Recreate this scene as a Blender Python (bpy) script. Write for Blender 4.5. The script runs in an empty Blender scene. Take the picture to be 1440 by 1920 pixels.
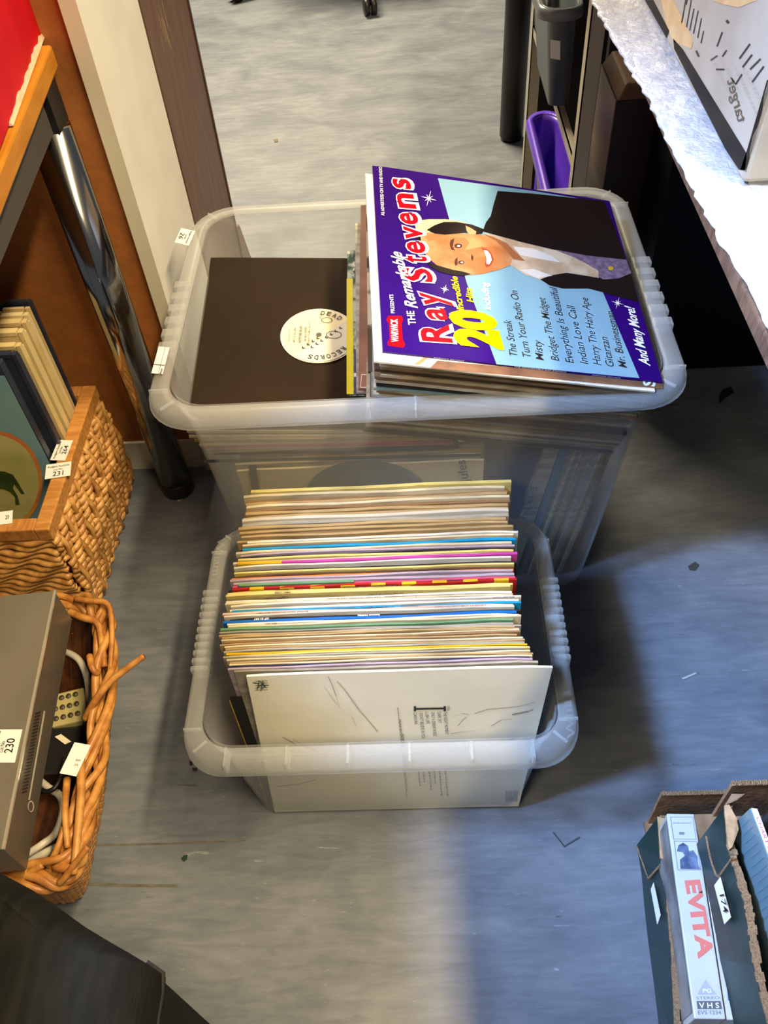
import bpy, bmesh, math, random
import numpy as np
from mathutils import Vector, Matrix

rnd = random.Random(7)
C = bpy.context.scene.collection
S = bpy.context.scene

# ------------------------------------------------------------------ camera
F_PX = 1600.0            # focal length in pixels of the 1440x1920 frame
H = 1.0953               # camera height
_d = np.array([125.0, 1360.0, F_PX]); _d /= np.linalg.norm(_d)      # straight down, in camera axes
_y = np.array([0, 0, 1.0]) - _d * _d[2]; _y /= np.linalg.norm(_y)
_x = np.cross(_y, -_d)
_a = math.radians(-3.884)
AX = _x * math.cos(_a) + _y * math.sin(_a)
AY = -_x * math.sin(_a) + _y * math.cos(_a)
AZ = -_d
CAM = Vector((0, 0, H))
cam_data = bpy.data.cameras.new('camera')
cam = bpy.data.objects.new('camera', cam_data)
C.objects.link(cam)
S.camera = cam
cam_data.sensor_width = 36.0
cam_data.sensor_fit = 'AUTO'
cam_data.lens = F_PX / 1920.0 * 36.0
cam_data.clip_start = 0.02
right = Vector((AX[0], AY[0], AZ[0])); down = Vector((AX[1], AY[1], AZ[1])); fwd = Vector((AX[2], AY[2], AZ[2]))
R = Matrix((right, -down, -fwd)).transposed()
cam.matrix_world = Matrix.Translation(CAM) @ R.to_4x4()

# ------------------------------------------------------------------ world, lights, exposure
w = bpy.data.worlds.new('world'); S.world = w; w.use_nodes = True
bg = w.node_tree.nodes['Background']
bg.inputs[0].default_value = (0.78, 0.88, 1.0, 1)
bg.inputs[1].default_value = 0.12

def area(name, loc, target, sx, sy, power, col, spread=180):
    l = bpy.data.lights.new(name, 'AREA'); l.shape = 'RECTANGLE'; l.size = sx; l.size_y = sy
    l.energy = power; l.color = col; l.spread = math.radians(spread)
    o = bpy.data.objects.new(name, l); C.objects.link(o)
    o.location = loc
    o.rotation_euler = (Vector(target) - Vector(loc)).to_track_quat('-Z', 'Y').to_euler()
    return o
area('far_ceiling_lamp', (-0.9, 3.7, 2.6), (-0.1, 2.5, 0), 1.5, 0.6, 106, (1.0, 0.83, 0.56), 115)
tube = area('right_ceiling_lamp', (0.74, 0.15, 2.4), (0.74, 0.15, 0), 0.10, 2.2, 120, (1.0, 0.79, 0.47))
tube.rotation_euler = (0, math.radians(14), 0)
area('near_fill_light', (-0.75, -0.65, 2.0), (-0.25, 0.45, 0.15), 0.5, 0.3, 1.7, (1.0, 0.80, 0.50), 40)  # added warm front fill for the silver sleeve, not a known lamp
area('window_light', (-0.90, 0.25, 1.9), (0.60, 0.47, 0.0), 0.16, 0.20, 8.6, (0.34, 0.56, 1.0), 46)

S.view_settings.view_transform = 'Standard'
S.view_settings.look = 'None'
S.view_settings.exposure = 0.0
S.view_settings.gamma = 1.0
S.view_settings.use_curve_mapping = False
S.cycles.transparent_max_bounces = 48
S.cycles.max_bounces = 10

# ------------------------------------------------------------------ pixel rays to places in the room
def ray(px, py):
    v = np.array([px - 720.0, py - 960.0, F_PX])
    return Vector((float(v @ AX), float(v @ AY), float(v @ AZ)))
def PZ(px, py, z):
    r = ray(px, py); return CAM + r * ((z - H) / r.z)
def PXx(px, py, x):
    r = ray(px, py); return CAM + r * (x / r.x)
def PYy(px, py, y):
    r = ray(px, py); return CAM + r * (y / r.y)
def PP(px, py, pt, n):
    r = ray(px, py); return CAM + r * ((pt - CAM).dot(n) / r.dot(n))

# ------------------------------------------------------------------ materials
def lin(c):
    out = []
    for v in c[:3]:
        v = v / 255.0
        out.append(v / 12.92 if v <= 0.04045 else ((v + 0.055) / 1.055) ** 2.4)
    return (out[0], out[1], out[2], 1)
MATS = {}
def mat(name, c, rough=0.6, c2=None, scale=30, stretch=(1, 1, 1), metal=0.0, bump=0.0, bscale=None, spec=0.5, sharp=0.5, coat=0.0):
    if name in MATS: return MATS[name]
    m = bpy.data.materials.new(name); m.use_nodes = True
    nt = m.node_tree; b = nt.nodes['Principled BSDF']
    b.inputs['Base Color'].default_value = lin(c)
    b.inputs['Roughness'].default_value = rough
    b.inputs['Metallic'].default_value = metal
    b.inputs['Specular IOR Level'].default_value = spec
    b.inputs['Coat Weight'].default_value = coat
    if c2 is not None or bump > 0:
        tc = nt.nodes.new('ShaderNodeTexCoord'); mp = nt.nodes.new('ShaderNodeMapping')
        mp.inputs['Scale'].default_value = stretch
        nt.links.new(tc.outputs['Object'], mp.inputs['Vector'])
        if c2 is not None:
            n = nt.nodes.new('ShaderNodeTexNoise'); n.inputs['Scale'].default_value = scale; n.inputs['Detail'].default_value = 5
            nt.links.new(mp.outputs[0], n.inputs['Vector'])
            r = nt.nodes.new('ShaderNodeValToRGB')
            r.color_ramp.elements[0].position = 0.5 - 0.25 * sharp; r.color_ramp.elements[0].color = lin(c)
            r.color_ramp.elements[1].position = 0.5 + 0.25 * sharp; r.color_ramp.elements[1].color = lin(c2)
            nt.links.new(n.outputs['Fac'], r.inputs['Fac']); nt.links.new(r.outputs[0], b.inputs['Base Color'])
        if bump > 0:
            n2 = nt.nodes.new('ShaderNodeTexNoise'); n2.inputs['Scale'].default_value = bscale or scale * 2; n2.inputs['Detail'].default_value = 4
            nt.links.new(mp.outputs[0], n2.inputs['Vector'])
            bp = nt.nodes.new('ShaderNodeBump'); bp.inputs['Strength'].default_value = bump; bp.inputs['Distance'].default_value = 0.004
            nt.links.new(n2.outputs['Fac'], bp.inputs['Height']); nt.links.new(bp.outputs[0], b.inputs['Normal'])
    MATS[name] = m
    return m

def plastic(name, fac, edge, col=(0.86, 0.87, 0.86), rough=0.28, tint=(0.93, 0.94, 0.95)):
    """milky see-through polypropylene"""
    m = bpy.data.materials.new(name); m.use_nodes = True; nt = m.node_tree
    for n in list(nt.nodes): nt.nodes.remove(n)
    out = nt.nodes.new('ShaderNodeOutputMaterial')
    tr = nt.nodes.new('ShaderNodeBsdfTransparent'); tr.inputs[0].default_value = (*tint, 1)
    pr = nt.nodes.new('ShaderNodeBsdfPrincipled'); pr.inputs['Base Color'].default_value = (*col, 1); pr.inputs['Roughness'].default_value = rough
    tl = nt.nodes.new('ShaderNodeBsdfTranslucent'); tl.inputs[0].default_value = (*col, 1)
    m1 = nt.nodes.new('ShaderNodeMixShader'); m1.inputs[0].default_value = 0.35
    nt.links.new(pr.outputs[0], m1.inputs[1]); nt.links.new(tl.outputs[0], m1.inputs[2])
    lw = nt.nodes.new('ShaderNodeLayerWeight'); lw.inputs['Blend'].default_value = 0.35
    mr = nt.nodes.new('ShaderNodeMapRange'); mr.inputs['To Min'].default_value = fac; mr.inputs['To Max'].default_value = edge
    nt.links.new(lw.outputs['Facing'], mr.inputs['Value'])
    m2 = nt.nodes.new('ShaderNodeMixShader'); nt.links.new(mr.outputs[0], m2.inputs[0])
    nt.links.new(tr.outputs[0], m2.inputs[1]); nt.links.new(m1.outputs[0], m2.inputs[2])
    nt.links.new(m2.outputs[0], out.inputs[0])
    MATS[name] = m
    return m

# ------------------------------------------------------------------ mesh building
ORG = {}      # world position that an object's mesh coordinates are relative to
class MB:
    def __init__(s): s.v = []; s.f = []; s.m = []; s.mi = 0; s.sm = []; s.smooth = False
    def add(s, vs, fs):
        o = len(s.v); s.v += [Vector(p) for p in vs]
        for f in fs: s.f.append([i + o for i in f]); s.m.append(s.mi); s.sm.append(s.smooth)
        return s
    def hexa(s, b, t):
        """b, t: four bottom and four top corners in the same turning sense"""
        return s.add(list(b) + list(t), [(3, 2, 1, 0), (4, 5, 6, 7), (0, 1, 5, 4), (1, 2, 6, 5), (2, 3, 7, 6), (3, 0, 4, 7)])
    def box(s, a, b):
        x0, y0, z0 = a; x1, y1, z1 = b
        return s.hexa([(x0, y0, z0), (x1, y0, z0), (x1, y1, z0), (x0, y1, z0)], [(x0, y0, z1), (x1, y0, z1), (x1, y1, z1), (x0, y1, z1)])
    def obox(s, o, u, v, wv):
        o, u, v, wv = map(Vector, (o, u, v, wv))
        return s.hexa([o, o + u, o + u + v, o + v], [o + wv, o + u + wv, o + u + v + wv, o + v + wv])
    def prism(s, pts, d):
        pts = [Vector(p) for p in pts]; d = Vector(d); n = len(pts)
        return s.add(pts + [p + d for p in pts], [tuple(range(n))[::-1], tuple(range(n, 2 * n))] + [(i, (i + 1) % n, n + (i + 1) % n, n + i) for i in range(n)])
    def face(s, pts): return s.add(pts, [tuple(range(len(pts)))])
    def tube(s, path, r, n=8, caps=True):
        path = [Vector(p) for p in path]; k = len(path); rs = r if isinstance(r, (list, tuple)) else [r] * k
        vs = []; prev = None
        for i in range(k):
            t = (path[min(i + 1, k - 1)] - path[max(i - 1, 0)]).normalized()
            if prev is None: u = t.orthogonal().normalized()
            else:
                u = prev - t * prev.dot(t)
                u = u.normalized() if u.length > 1e-6 else t.orthogonal().normalized()
            prev = u; q = t.cross(u)
            for j in range(n):
                a = 2 * math.pi * j / n
                vs.append(path[i] + (u * math.cos(a) + q * math.sin(a)) * rs[i])
        fs = [(i * n + j, i * n + (j + 1) % n, (i + 1) * n + (j + 1) % n, (i + 1) * n + j) for i in range(k - 1) for j in range(n)]
        if caps: fs += [tuple(range(n))[::-1], tuple(range((k - 1) * n, k * n))]
        return s.add(vs, fs)
    def loft(s, loops, closed_profile=False, cap0=False, cap1=False):
        n = len(loops[0]); vs = [p for l in loops for p in l]; k = len(loops)
        rng = range(k) if closed_profile else range(k - 1)
        fs = [(i * n + j, i * n + (j + 1) % n, ((i + 1) % k) * n + (j + 1) % n, ((i + 1) % k) * n + j) for i in rng for j in range(n)]
        if cap0: fs.append(tuple(range(n))[::-1])
        if cap1: fs.append(tuple(range((k - 1) * n, k * n)))
        return s.add(vs, fs)
    def build(s, name, mats, parent=None, origin=None, bevel=0, seg=2, solid=0, smooth=None, label=None):
        if not isinstance(mats, (list, tuple)): mats = [mats]
        if parent is not None: org = ORG[parent.name]
        elif origin is not None: org = Vector(origin)
        else:
            xs = [p.x for p in s.v]; ys = [p.y for p in s.v]; zs = [p.z for p in s.v]
            org = Vector(((min(xs) + max(xs)) / 2, (min(ys) + max(ys)) / 2, min(zs)))
        me = bpy.data.meshes.new(name); me.from_pydata([p - org for p in s.v], [], s.f)
        for mm in mats: me.materials.append(mm)
        me.update()
        bm = bmesh.new(); bm.from_mesh(me); bmesh.ops.recalc_face_normals(bm, faces=bm.faces); bm.to_mesh(me); bm.free()
        for p, mi, sf in zip(me.polygons, s.m, s.sm):
            p.material_index = mi; p.use_smooth = sf if smooth is None else smooth
        o = bpy.data.objects.new(name, me); C.objects.link(o)
        if parent is None: o.location = org
        else: o.parent = parent
        ORG[o.name] = org
        if bevel:
            md = o.modifiers.new('bevel', 'BEVEL'); md.width = bevel; md.segments = seg; md.limit_method = 'ANGLE'; md.angle_limit = math.radians(40)
        if solid:
            md = o.modifiers.new('solidify', 'SOLIDIFY'); md.thickness = solid; md.offset = -1
        if label: o['label'] = label
        return o
def thing(name, label, cat, loc, group=None):
    o = bpy.data.objects.new(name, None); C.objects.link(o); o.empty_display_size = 0.02
    o.location = loc; ORG[o.name] = Vector(loc)
    o['label'] = label; o['category'] = cat
    if group: o['group'] = group
    return o
def tag(o, label, cat, group=None, kind=None):
    o['label'] = label; o['category'] = cat
    if group: o['group'] = group
    if kind: o['kind'] = kind
    return o
def struct(o, label=None):
    o['kind'] = 'structure'
    if label: o['label'] = label
    o['category'] = 'room'
    return o
def rrect(cx, cy, hx, hy, r, z, n=8):
    pts = []
    for sx, sy, a0 in ((1, 1, 0), (-1, 1, 90), (-1, -1, 180), (1, -1, 270)):
        for k in range(n + 1):
            a = math.radians(a0 + 90.0 * k / n)
            pts.append(Vector((cx + sx * (hx - r) + r * math.cos(a), cy + sy * (hy - r) + r * math.sin(a), z)))
    return pts

# lettering: real mesh letters lying on a surface
_glyph = {}
def glyphs(body, off, extrude=0.0):
    key = (body, off, extrude)
    if key not in _glyph:
        cu = bpy.data.curves.new('letters', 'FONT'); cu.body = body; cu.offset = off; cu.resolution_u = 3
        ob = bpy.data.objects.new('letters', cu); C.objects.link(ob)
        dg = bpy.context.evaluated_depsgraph_get(); me = ob.evaluated_get(dg).to_mesh()
        vs = [(v.co.x, v.co.y) for v in me.vertices]; fs = [tuple(p.vertices) for p in me.polygons]
        ob.evaluated_get(dg).to_mesh_clear()
        bpy.data.objects.remove(ob); bpy.data.curves.remove(cu)
        _glyph[key] = (vs, fs)
    return _glyph[key]
def letters(mb, body, o, xv, yv, off=0.0, shear=0.0, lift=0.0):
    """body from o along xv (full width), capitals as tall as yv"""
    vs, fs = glyphs(body, off)
    if not vs: return mb
    x0 = min(p[0] for p in vs); x1 = max(p[0] for p in vs)
    o = Vector(o); xv = Vector(xv); yv = Vector(yv); n = xv.cross(yv).normalized()
    out = []
    for x, y in vs:
        fx = (x - x0) / (x1 - x0); fy = y / 0.69
        out.append(o + xv * fx + yv * fy + xv.normalized() * (yv.length * fy * shear) + n * lift)
    mb.add(out, fs); return mb
class Plane:
    """a surface in the room; px() reads off where on it a point of the photograph lies"""
    def __init__(s, o, n, lift=0.0006): s.o = Vector(o); s.n = Vector(n).normalized(); s.l = lift
    def px(s, p, k=1): return PP(p[0], p[1], s.o + s.n * s.l * k, s.n)
    def text(s, mb, body, p0, p1, up, off=0.0, shear=0.0, k=1):
        a = s.px(p0, k); b = s.px(p1, k); c = s.px((p0[0] + up[0], p0[1] + up[1]), k)
        return letters(mb, body, a, b - a, c - a, off, shear)
    def poly(s, mb, pts, k=1):
        P = [s.px(p, k) for p in pts]
        return mb.face(P)
    def slab(s, mb, pts, t, k=0):
        P = [s.px(p, k) for p in pts]
        return mb.prism(P, s.n * t)
def ell(cx, cy, rx, ry, n=20, rot=0):
    return [(cx + rx * math.cos(2 * math.pi * i / n) * math.cos(rot) - ry * math.sin(2 * math.pi * i / n) * math.sin(rot),
             cy + rx * math.cos(2 * math.pi * i / n) * math.sin(rot) + ry * math.sin(2 * math.pi * i / n) * math.cos(rot)) for i in range(n)]

INK = mat('black_ink', (28, 26, 26), 0.6)
WHITEINK = mat('white_ink', (240, 238, 235), 0.45)
STK = mat('sticker_paper', (238, 236, 230), 0.5)
def sticker(parent, o, xv, yv, lines, name='lot_sticker'):
    """white auction label; lines = (text, x0, x1, y, height) in fractions of the label"""
    o = Vector(o); xv = Vector(xv); yv = Vector(yv); n = xv.cross(yv).normalized()
    s = MB(); s.obox(o, xv, yv, n * 0.0005); st = s.build(name, STK, parent, label='white paper lot label')
    m = MB()
    for body, a, b, y, h in lines:
        letters(m, body, o + xv * a + yv * y, xv * (b - a), yv * h, 0.01, 0, 0.0009)
    if m.v: m.build('lettering', INK, st)
    return st
def lot(num): return [('Rodgers Auctions', .08, .92, .72, .13), ('Lot No.', .34, .68, .5, .12), (num, .3, .72, .12, .3)]
# ================================================================== the room
FLOORM = mat('vinyl_floor', (128, 138, 150), 0.5, (98, 108, 122), 9, (1.0, 3.2, 1), bump=0.06, bscale=60)
def floor_material():
    m = FLOORM; nt = m.node_tree; b = nt.nodes['Principled BSDF']
    tc = nt.nodes.new('ShaderNodeTexCoord')
    def noise(scale, stretch, detail=6, dist=0.0):
        mp = nt.nodes.new('ShaderNodeMapping'); mp.inputs['Scale'].default_value = stretch
        mp.inputs['Rotation'].default_value = (0, 0, math.radians(-4))
        nt.links.new(tc.outputs['Object'], mp.inputs['Vector'])
        n = nt.nodes.new('ShaderNodeTexNoise'); n.inputs['Scale'].default_value = scale; n.inputs['Detail'].default_value = detail
        n.inputs['Roughness'].default_value = 0.62; n.inputs['Distortion'].default_value = dist
        nt.links.new(mp.outputs[0], n.inputs['Vector']); return n
    def ramp(n, p0, p1, c0, c1):
        r = nt.nodes.new('ShaderNodeValToRGB'); e = r.color_ramp.elements
        e[0].position = p0; e[1].position = p1; e[0].color = c0; e[1].color = c1
        nt.links.new(n.outputs['Fac'], r.inputs['Fac']); return r
    def mix(a, bb, fac, mode='MIX'):
        x = nt.nodes.new('ShaderNodeMix'); x.data_type = 'RGBA'; x.blend_type = mode
        if isinstance(fac, float): x.inputs[0].default_value = fac
        else: nt.links.new(fac, x.inputs[0])
        for sock, val in ((6, a), (7, bb)):
            if isinstance(val, tuple): x.inputs[sock].default_value = val
            else: nt.links.new(val, x.inputs[sock])
        return x.outputs[2]
    big = ramp(noise(5.5, (1, 1.8, 1), 8, .5), .36, .64, lin((92, 98, 107)), lin((116, 121, 128)))
    streak = ramp(noise(16, (1, 6, 1), 8, 0.6), .40, .62, (0.82, 0.83, 0.85, 1), (1.10, 1.09, 1.08, 1))
    c = mix(big.outputs[0], streak.outputs[0], 0.8, 'MULTIPLY')
    light = ramp(noise(26, (1, 8, 1), 5, 1.2), .66, .78, (0, 0, 0, 1), (1, 1, 1, 1))
    c = mix(c, lin((160, 163, 166)), light.outputs[0])
    dark = ramp(noise(24, (1, 7, 1), 5, 0.8), .67, .74, (0, 0, 0, 1), (1, 1, 1, 1))
    c = mix(c, lin((70, 74, 80)), dark.outputs[0])
    nt.links.new(c, b.inputs['Base Color'])
floor_material()
f = MB(); f.box((-2.6, -1.2, -0.03), (2.6, 4.8, 0)); FLO = struct(f.build('floor', FLOORM, origin=(0, 0, 0)), 'blue grey marbled vinyl floor')
for pts_ in ([(168, 1583), (300, 1580), (460, 1574), (462, 1577), (300, 1584), (168, 1587)], [(150, 1655), (230, 1657), (332, 1658), (333, 1663), (240, 1663), (150, 1660)]):
    fm = MB(); fm.face([PZ(x, y, .0005) for x, y in pts_]); fm.build('worn_streak', mat('streak_brown', (84, 78, 68), .6, (104, 100, 92), 60, (1, 4, 1)), FLO)

Y0 = 1.06
ORANGE = mat('rust_wallboard', (162, 98, 44), 0.75, (150, 90, 38), 60, bump=0.12, bscale=220)
wl = MB(); wl.box((-2.2, Y0, 0.068), (-0.385, Y0 + 0.05, 2.45)); struct(wl.build('wall_back', ORANGE), 'rust brown board wall behind the left table')
bb = MB(); bb.box((-2.2, Y0 - 0.004, 0), (-0.385, Y0 + 0.05, 0.068))
struct(bb.build('baseboard_back', mat('skirting_cream', (232, 225, 208), 0.5, (214, 206, 188), 20), bevel=0.002), 'cream skirting strip under the rust board')
CREAM = mat('cream_laminate', (232, 229, 220), 0.45, (226, 222, 212), 12)
CREAMD = mat('cream_edge', (200, 194, 174), 0.5)
t1 = MB(); t1.box((-0.381, Y0 - 0.012, 0), (-0.361, 1.295, 2.45))
t1.mi = 1; t1.face([(-0.381, Y0 - 0.0125, 0), (-0.361, Y0 - 0.0125, 0), (-0.361, Y0 - 0.0125, 2.45), (-0.381, Y0 - 0.0125, 2.45)])
struct(t1.build('trim_1', [CREAM, CREAMD]), 'cream upright panel with narrow beige edge')
BROWN = mat('brown_door_frame', (112, 84, 68), 0.5, (100, 73, 58), 9, (6, 6, 1), bump=0.05)
DKBROWN = mat('dark_brown_edge', (62, 34, 24), 0.5)
t2 = MB(); t2.box((-0.40, 1.306, 0), (-0.3615, 1.592, 2.45)); t2.mi = 1
t2.box((-0.40, 1.295, 0), (-0.366, 1.306, 2.45)); t2.box((-0.40, 1.592, 0), (-0.3595, 1.602, 2.45))
tt = struct(t2.build('trim_2', [BROWN, DKBROWN]), 'scuffed brown upright board with dark edges')
sc = MB(); rs = random.Random(3)
for (px, py, n) in ((300, 20, 16), (310, 55, 10), (365, 215, 5), (340, 120, 5), (395, 330, 4)):
    for k in range(n):
        a = PXx(px + rs.uniform(-10, 10), py + rs.uniform(-20, 20), -0.3613); l = rs.uniform(.01, .045); ww = rs.uniform(.0006, .002)
        sc.face([a, a + Vector((0, ww, 0)), a + Vector((0, ww * 1.3, -l)), a + Vector((0, ww * .4, -l))])
sc.build('scuff_marks', mat('scuff_tan', (165, 140, 110), 0.7), tt)
t3 = MB(); t3.prism([(-0.3615, 1.602, 0), (-0.3615, 1.695, 0), (-0.3615, 1.690, 0.012), (-0.3615, 1.640, 0.125), (-0.3615, 1.628, 0.138), (-0.3615, 1.602, 0.142)], (-0.03, 0, 0))
struct(t3.build('trim_3', mat('plinth_brown', (128, 100, 86), 0.5)), 'low brown plinth block at the foot of the board')

# ================================================================== far office chair (only a castor shows)
CH = thing('office_chair', 'office chair at the far end with black castors on the floor', 'chair', (-0.20, 3.55, 0))
BLK = mat('black_plastic', (26, 25, 24), 0.4)
cbase = MB(); cbase.smooth = True
for k in range(5):
    a = math.radians(210.5 + 72 * k)
    e = Vector((-0.20 + 0.44 * math.cos(a), 3.55 + 0.44 * math.sin(a), 0.075))
    cbase.tube([(-0.20, 3.55, 0.10), e], [0.026, 0.016], 8)
    cm = MB(); cm.smooth = True
    for sgn in (-1, 1):
        cc = Vector((e.x, e.y, 0.028)) + Vector((-math.sin(a), math.cos(a), 0)) * 0.012 * sgn
        cm.tube([cc - Vector((-math.sin(a), math.cos(a), 0)) * .008, cc + Vector((-math.sin(a), math.cos(a), 0)) * .008], 0.027, 18)
    cm.tube([(e.x, e.y, .03), (e.x, e.y, .08)], 0.008, 8)
    cm.build('castor', BLK, CH)
cbase.build('star_base', BLK, CH)
g = MB(); g.tube([(-0.20, 3.55, .08), (-0.20, 3.55, .43)], 0.025, 14); g.build('gas_column', BLK, CH, smooth=True)
g = MB(); g.loft([rrect(-0.20, 3.55, .23, .23, .08, .43), rrect(-0.20, 3.55, .25, .25, .09, .46), rrect(-0.20, 3.55, .23, .23, .08, .50)], cap0=True, cap1=True); g.build('seat', mat('chair_fabric', (50, 50, 54), .9), CH)
g = MB(); g.loft([rrect(-0.20, 3.80, .20, .03, .025, .55), rrect(-0.20, 3.82, .21, .035, .03, .75), rrect(-0.20, 3.84, .18, .03, .025, .98)], cap0=True, cap1=True)
g.box((-.23, 3.72, .44), (-.17, 3.80, .62)); g.build('backrest', MATS['chair_fabric'], CH)

# ================================================================== left table
BEECH = mat('beech_top', (192, 128, 40), 0.5, (176, 112, 30), 14, (8, 1, 8), bump=0.04, spec=.25)
ZB, ZT = 0.695, 0.720
a = PZ(137, 80, ZB); b = PZ(0, 447, ZB); d = (b - a).normalized()
a = Vector((a.x, min(a.y, Y0 - 0.015), 0)); near = a + d * 1.15; near.z = 0
LT = thing('left_table', 'beech topped table on a chrome leg against the rust wall', 'table', (a.x - .3, .5, 0))
g = MB(); poly = [Vector((a.x, a.y, ZB)), Vector((near.x, near.y, ZB)), Vector((-1.5, near.y, ZB)), Vector((-1.5, a.y, ZB))]
g.prism(poly, (0, 0, ZT - ZB)); g.build('tabletop', BEECH, LT, bevel=0.003)
r0 = PZ(100, 250, 0.655); r1 = PZ(7, 480, 0.655); rd = (r1 - r0).normalized(); rn = Vector((rd.y, -rd.x, 0))
if rn.x > 0: rn = -rn
g = MB(); g.obox((r0.x, r0.y, .655), rd * 1.0, rn * .025, (0, 0, .04)); g.build('side_rail', mat('grey_steel_rail', (66, 60, 54), .5), LT)
lx, ly = -0.4235, 1.003
g = MB(); g.smooth = True; g.tube([(lx, ly, .03), (lx, ly, .645)], 0.0265, 40)
CHROME = mat('chrome', (176, 172, 166), 0.13, metal=1.0)
leg = g.build('leg', CHROME, LT, label='polished chrome tube leg'); 
g = MB(); g.smooth = True; g.loft([[Vector((lx + rr * math.cos(t * math.pi / 16), ly + rr * math.sin(t * math.pi / 16), zz)) for t in range(32)] for rr, zz in ((.024, 0), (.027, .004), (.0275, .026), (.0265, .032))], cap0=True, cap1=True)
g.build('foot', BLK, leg)
g = MB(); g.box((lx - .02, ly - .02, .645), (lx + .02, ly + .02, .695)); g.build('collar', BLK, leg)
for (x, y) in ((-1.42, .97), (-1.42, .05), (near.x - .1, near.y + .1)):
    g = MB(); g.smooth = True; g.tube([(x, y, .0), (x, y, .695)], 0.0265, 20); g.build('leg', CHROME, LT)

# red carton on it
q0 = PZ(108, -10, ZT + .002); q1 = PZ(0, 290, ZT + .002); qd = (q1 - q0).normalized(); qn = Vector((qd.y, -qd.x, 0)); qn = -qn if qn.x > 0 else qn
RB = thing('red_box', 'red box with torn lower edge standing on the beech table', 'box', (q0.x, q0.y, ZT))
REDM = mat('red_card', (206, 10, 34), 0.5, (190, 6, 28), 18, spec=.2)
st = q0 - qd * .0
g = MB(); st = Vector((q0.x, q0.y, ZT + .002)); g.obox(st, qd * .62, qn * .35, (0, 0, .24)); g.build('carton', REDM, RB, bevel=0.003)
g = MB(); rt = random.Random(5); 
pts = []
for k in range(26):
    s_ = 0.10 + k * .0105
    pts.append((s_, .003 + rt.uniform(0, .004) * (1 if 4 < k < 22 else .3)))
top = [st + qd * s_ - qn * .0012 + Vector((0, 0, h)) for s_, h in pts]; bot = [st + qd * s_ - qn * .003 + Vector((0, 0, -.0)) for s_, h in pts]
for k in range(len(pts) - 1): g.hexa([bot[k], bot[k + 1], bot[k + 1] + qn * .004, bot[k] + qn * .004], [top[k], top[k + 1], top[k + 1] + qn * .002, top[k] + qn * .002])
g.build('torn_edge', mat('torn_card', (222, 190, 160), .9), RB, label='pale torn card edge')

# ================================================================== far table with black leg, rack and bins on the right
FT = thing('far_table', 'table at the back on thick black round legs', 'table', (.275, 2.2, 0))
g = MB(); g.smooth = True; g.tube([(.275, 2.21, .01), (.275, 2.21, .70)], 0.0305, 28); lg = g.build('leg', mat('black_leg', (24, 18, 17), .45), FT)
g = MB(); g.smooth = True; g.tube([(.275, 2.21, 0), (.275, 2.21, .012)], 0.027, 24); g.build('foot', BLK, lg)
g = MB(); g.box((.235, 1.60, .70), (1.3, 2.25, .725)); g.build('tabletop', mat('grey_top', (150, 146, 140), .5), FT)
for (x, y) in ((1.25, 2.2), (1.25, 1.65)):
    g = MB(); g.smooth = True; g.tube([(x, y, 0), (x, y, .70)], 0.03, 20); g.build('leg', MATS['black_leg'], FT)

RX = .262
RK = thing('storage_rack', 'grey metal bin rack with upright posts at the end of the table', 'rack', (RX, 1.6, 0))
GR = mat('rack_metal', (178, 170, 152), .5)
def post(y, x=RX):
    g = MB(); g.box((x, y, 0), (x + .002, y + .024, .68)); g.box((x, y, 0), (x + .022, y + .002, .68)); g.build('post', GR, RK)
post(1.855); post(1.290)
for z in (.405,):
    g = MB(); g.box((RX + .002, 1.30, z - .018), (RX + .004, 1.86, z)); g.box((RX + .002, 1.30, z - .002), (RX + .014, 1.86, z)); g.build('side_rail', GR, RK)


def bin_(name, label, loops, m, rim_w, rimz, parent_loc, rimm=None):
    t = thing(name, label, 'bin', parent_loc)
    g = MB(); g.smooth = True; g.loft(loops, cap0=True); g.build('tub', m, t, solid=.002)
    return t
# purple bin
z1 = .335
pa = PZ(983, 212, z1); 
PURP = mat('purple_plastic', (96, 58, 205), .35)
px0, px1, pyf, pyb = pa.x, pa.x + .074, 1.30, pa.y + .005
pcx, pcy, phx, phy = (px0 + px1) / 2, (pyf + pyb) / 2, (px1 - px0) / 2, (pyb - pyf) / 2
PB = thing('storage_bin', 'purple plastic bin in the metal rack', 'bin', (pcx, pcy, z1 - .22))
g = MB(); g.smooth = True
g.loft([rrect(pcx + .004, pcy, phx - .035, phy - .05, .02, z1 - .22), rrect(pcx, pcy, phx - .016, phy - .018, .03, z1 - .01), rrect(pcx, pcy, phx - .014, phy - .016, .03, z1)], cap0=True)
g.build('tub', PURP, PB, solid=.002)
g = MB(); g.smooth = True
g.loft([rrect(pcx, pcy, phx - .014, phy - .016, .03, z1), rrect(pcx, pcy, phx - .004, phy - .004, .036, z1 + .002), rrect(pcx, pcy, phx, phy, .038, z1 - .006), rrect(pcx, pcy, phx, phy, .038, z1 - .016), rrect(pcx, pcy, phx - .003, phy - .003, .036, z1 - .016), rrect(pcx, pcy, phx - .012, phy - .014, .03, z1 - .004)], closed_profile=True)
g.build('rim', PURP, PB)
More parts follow.
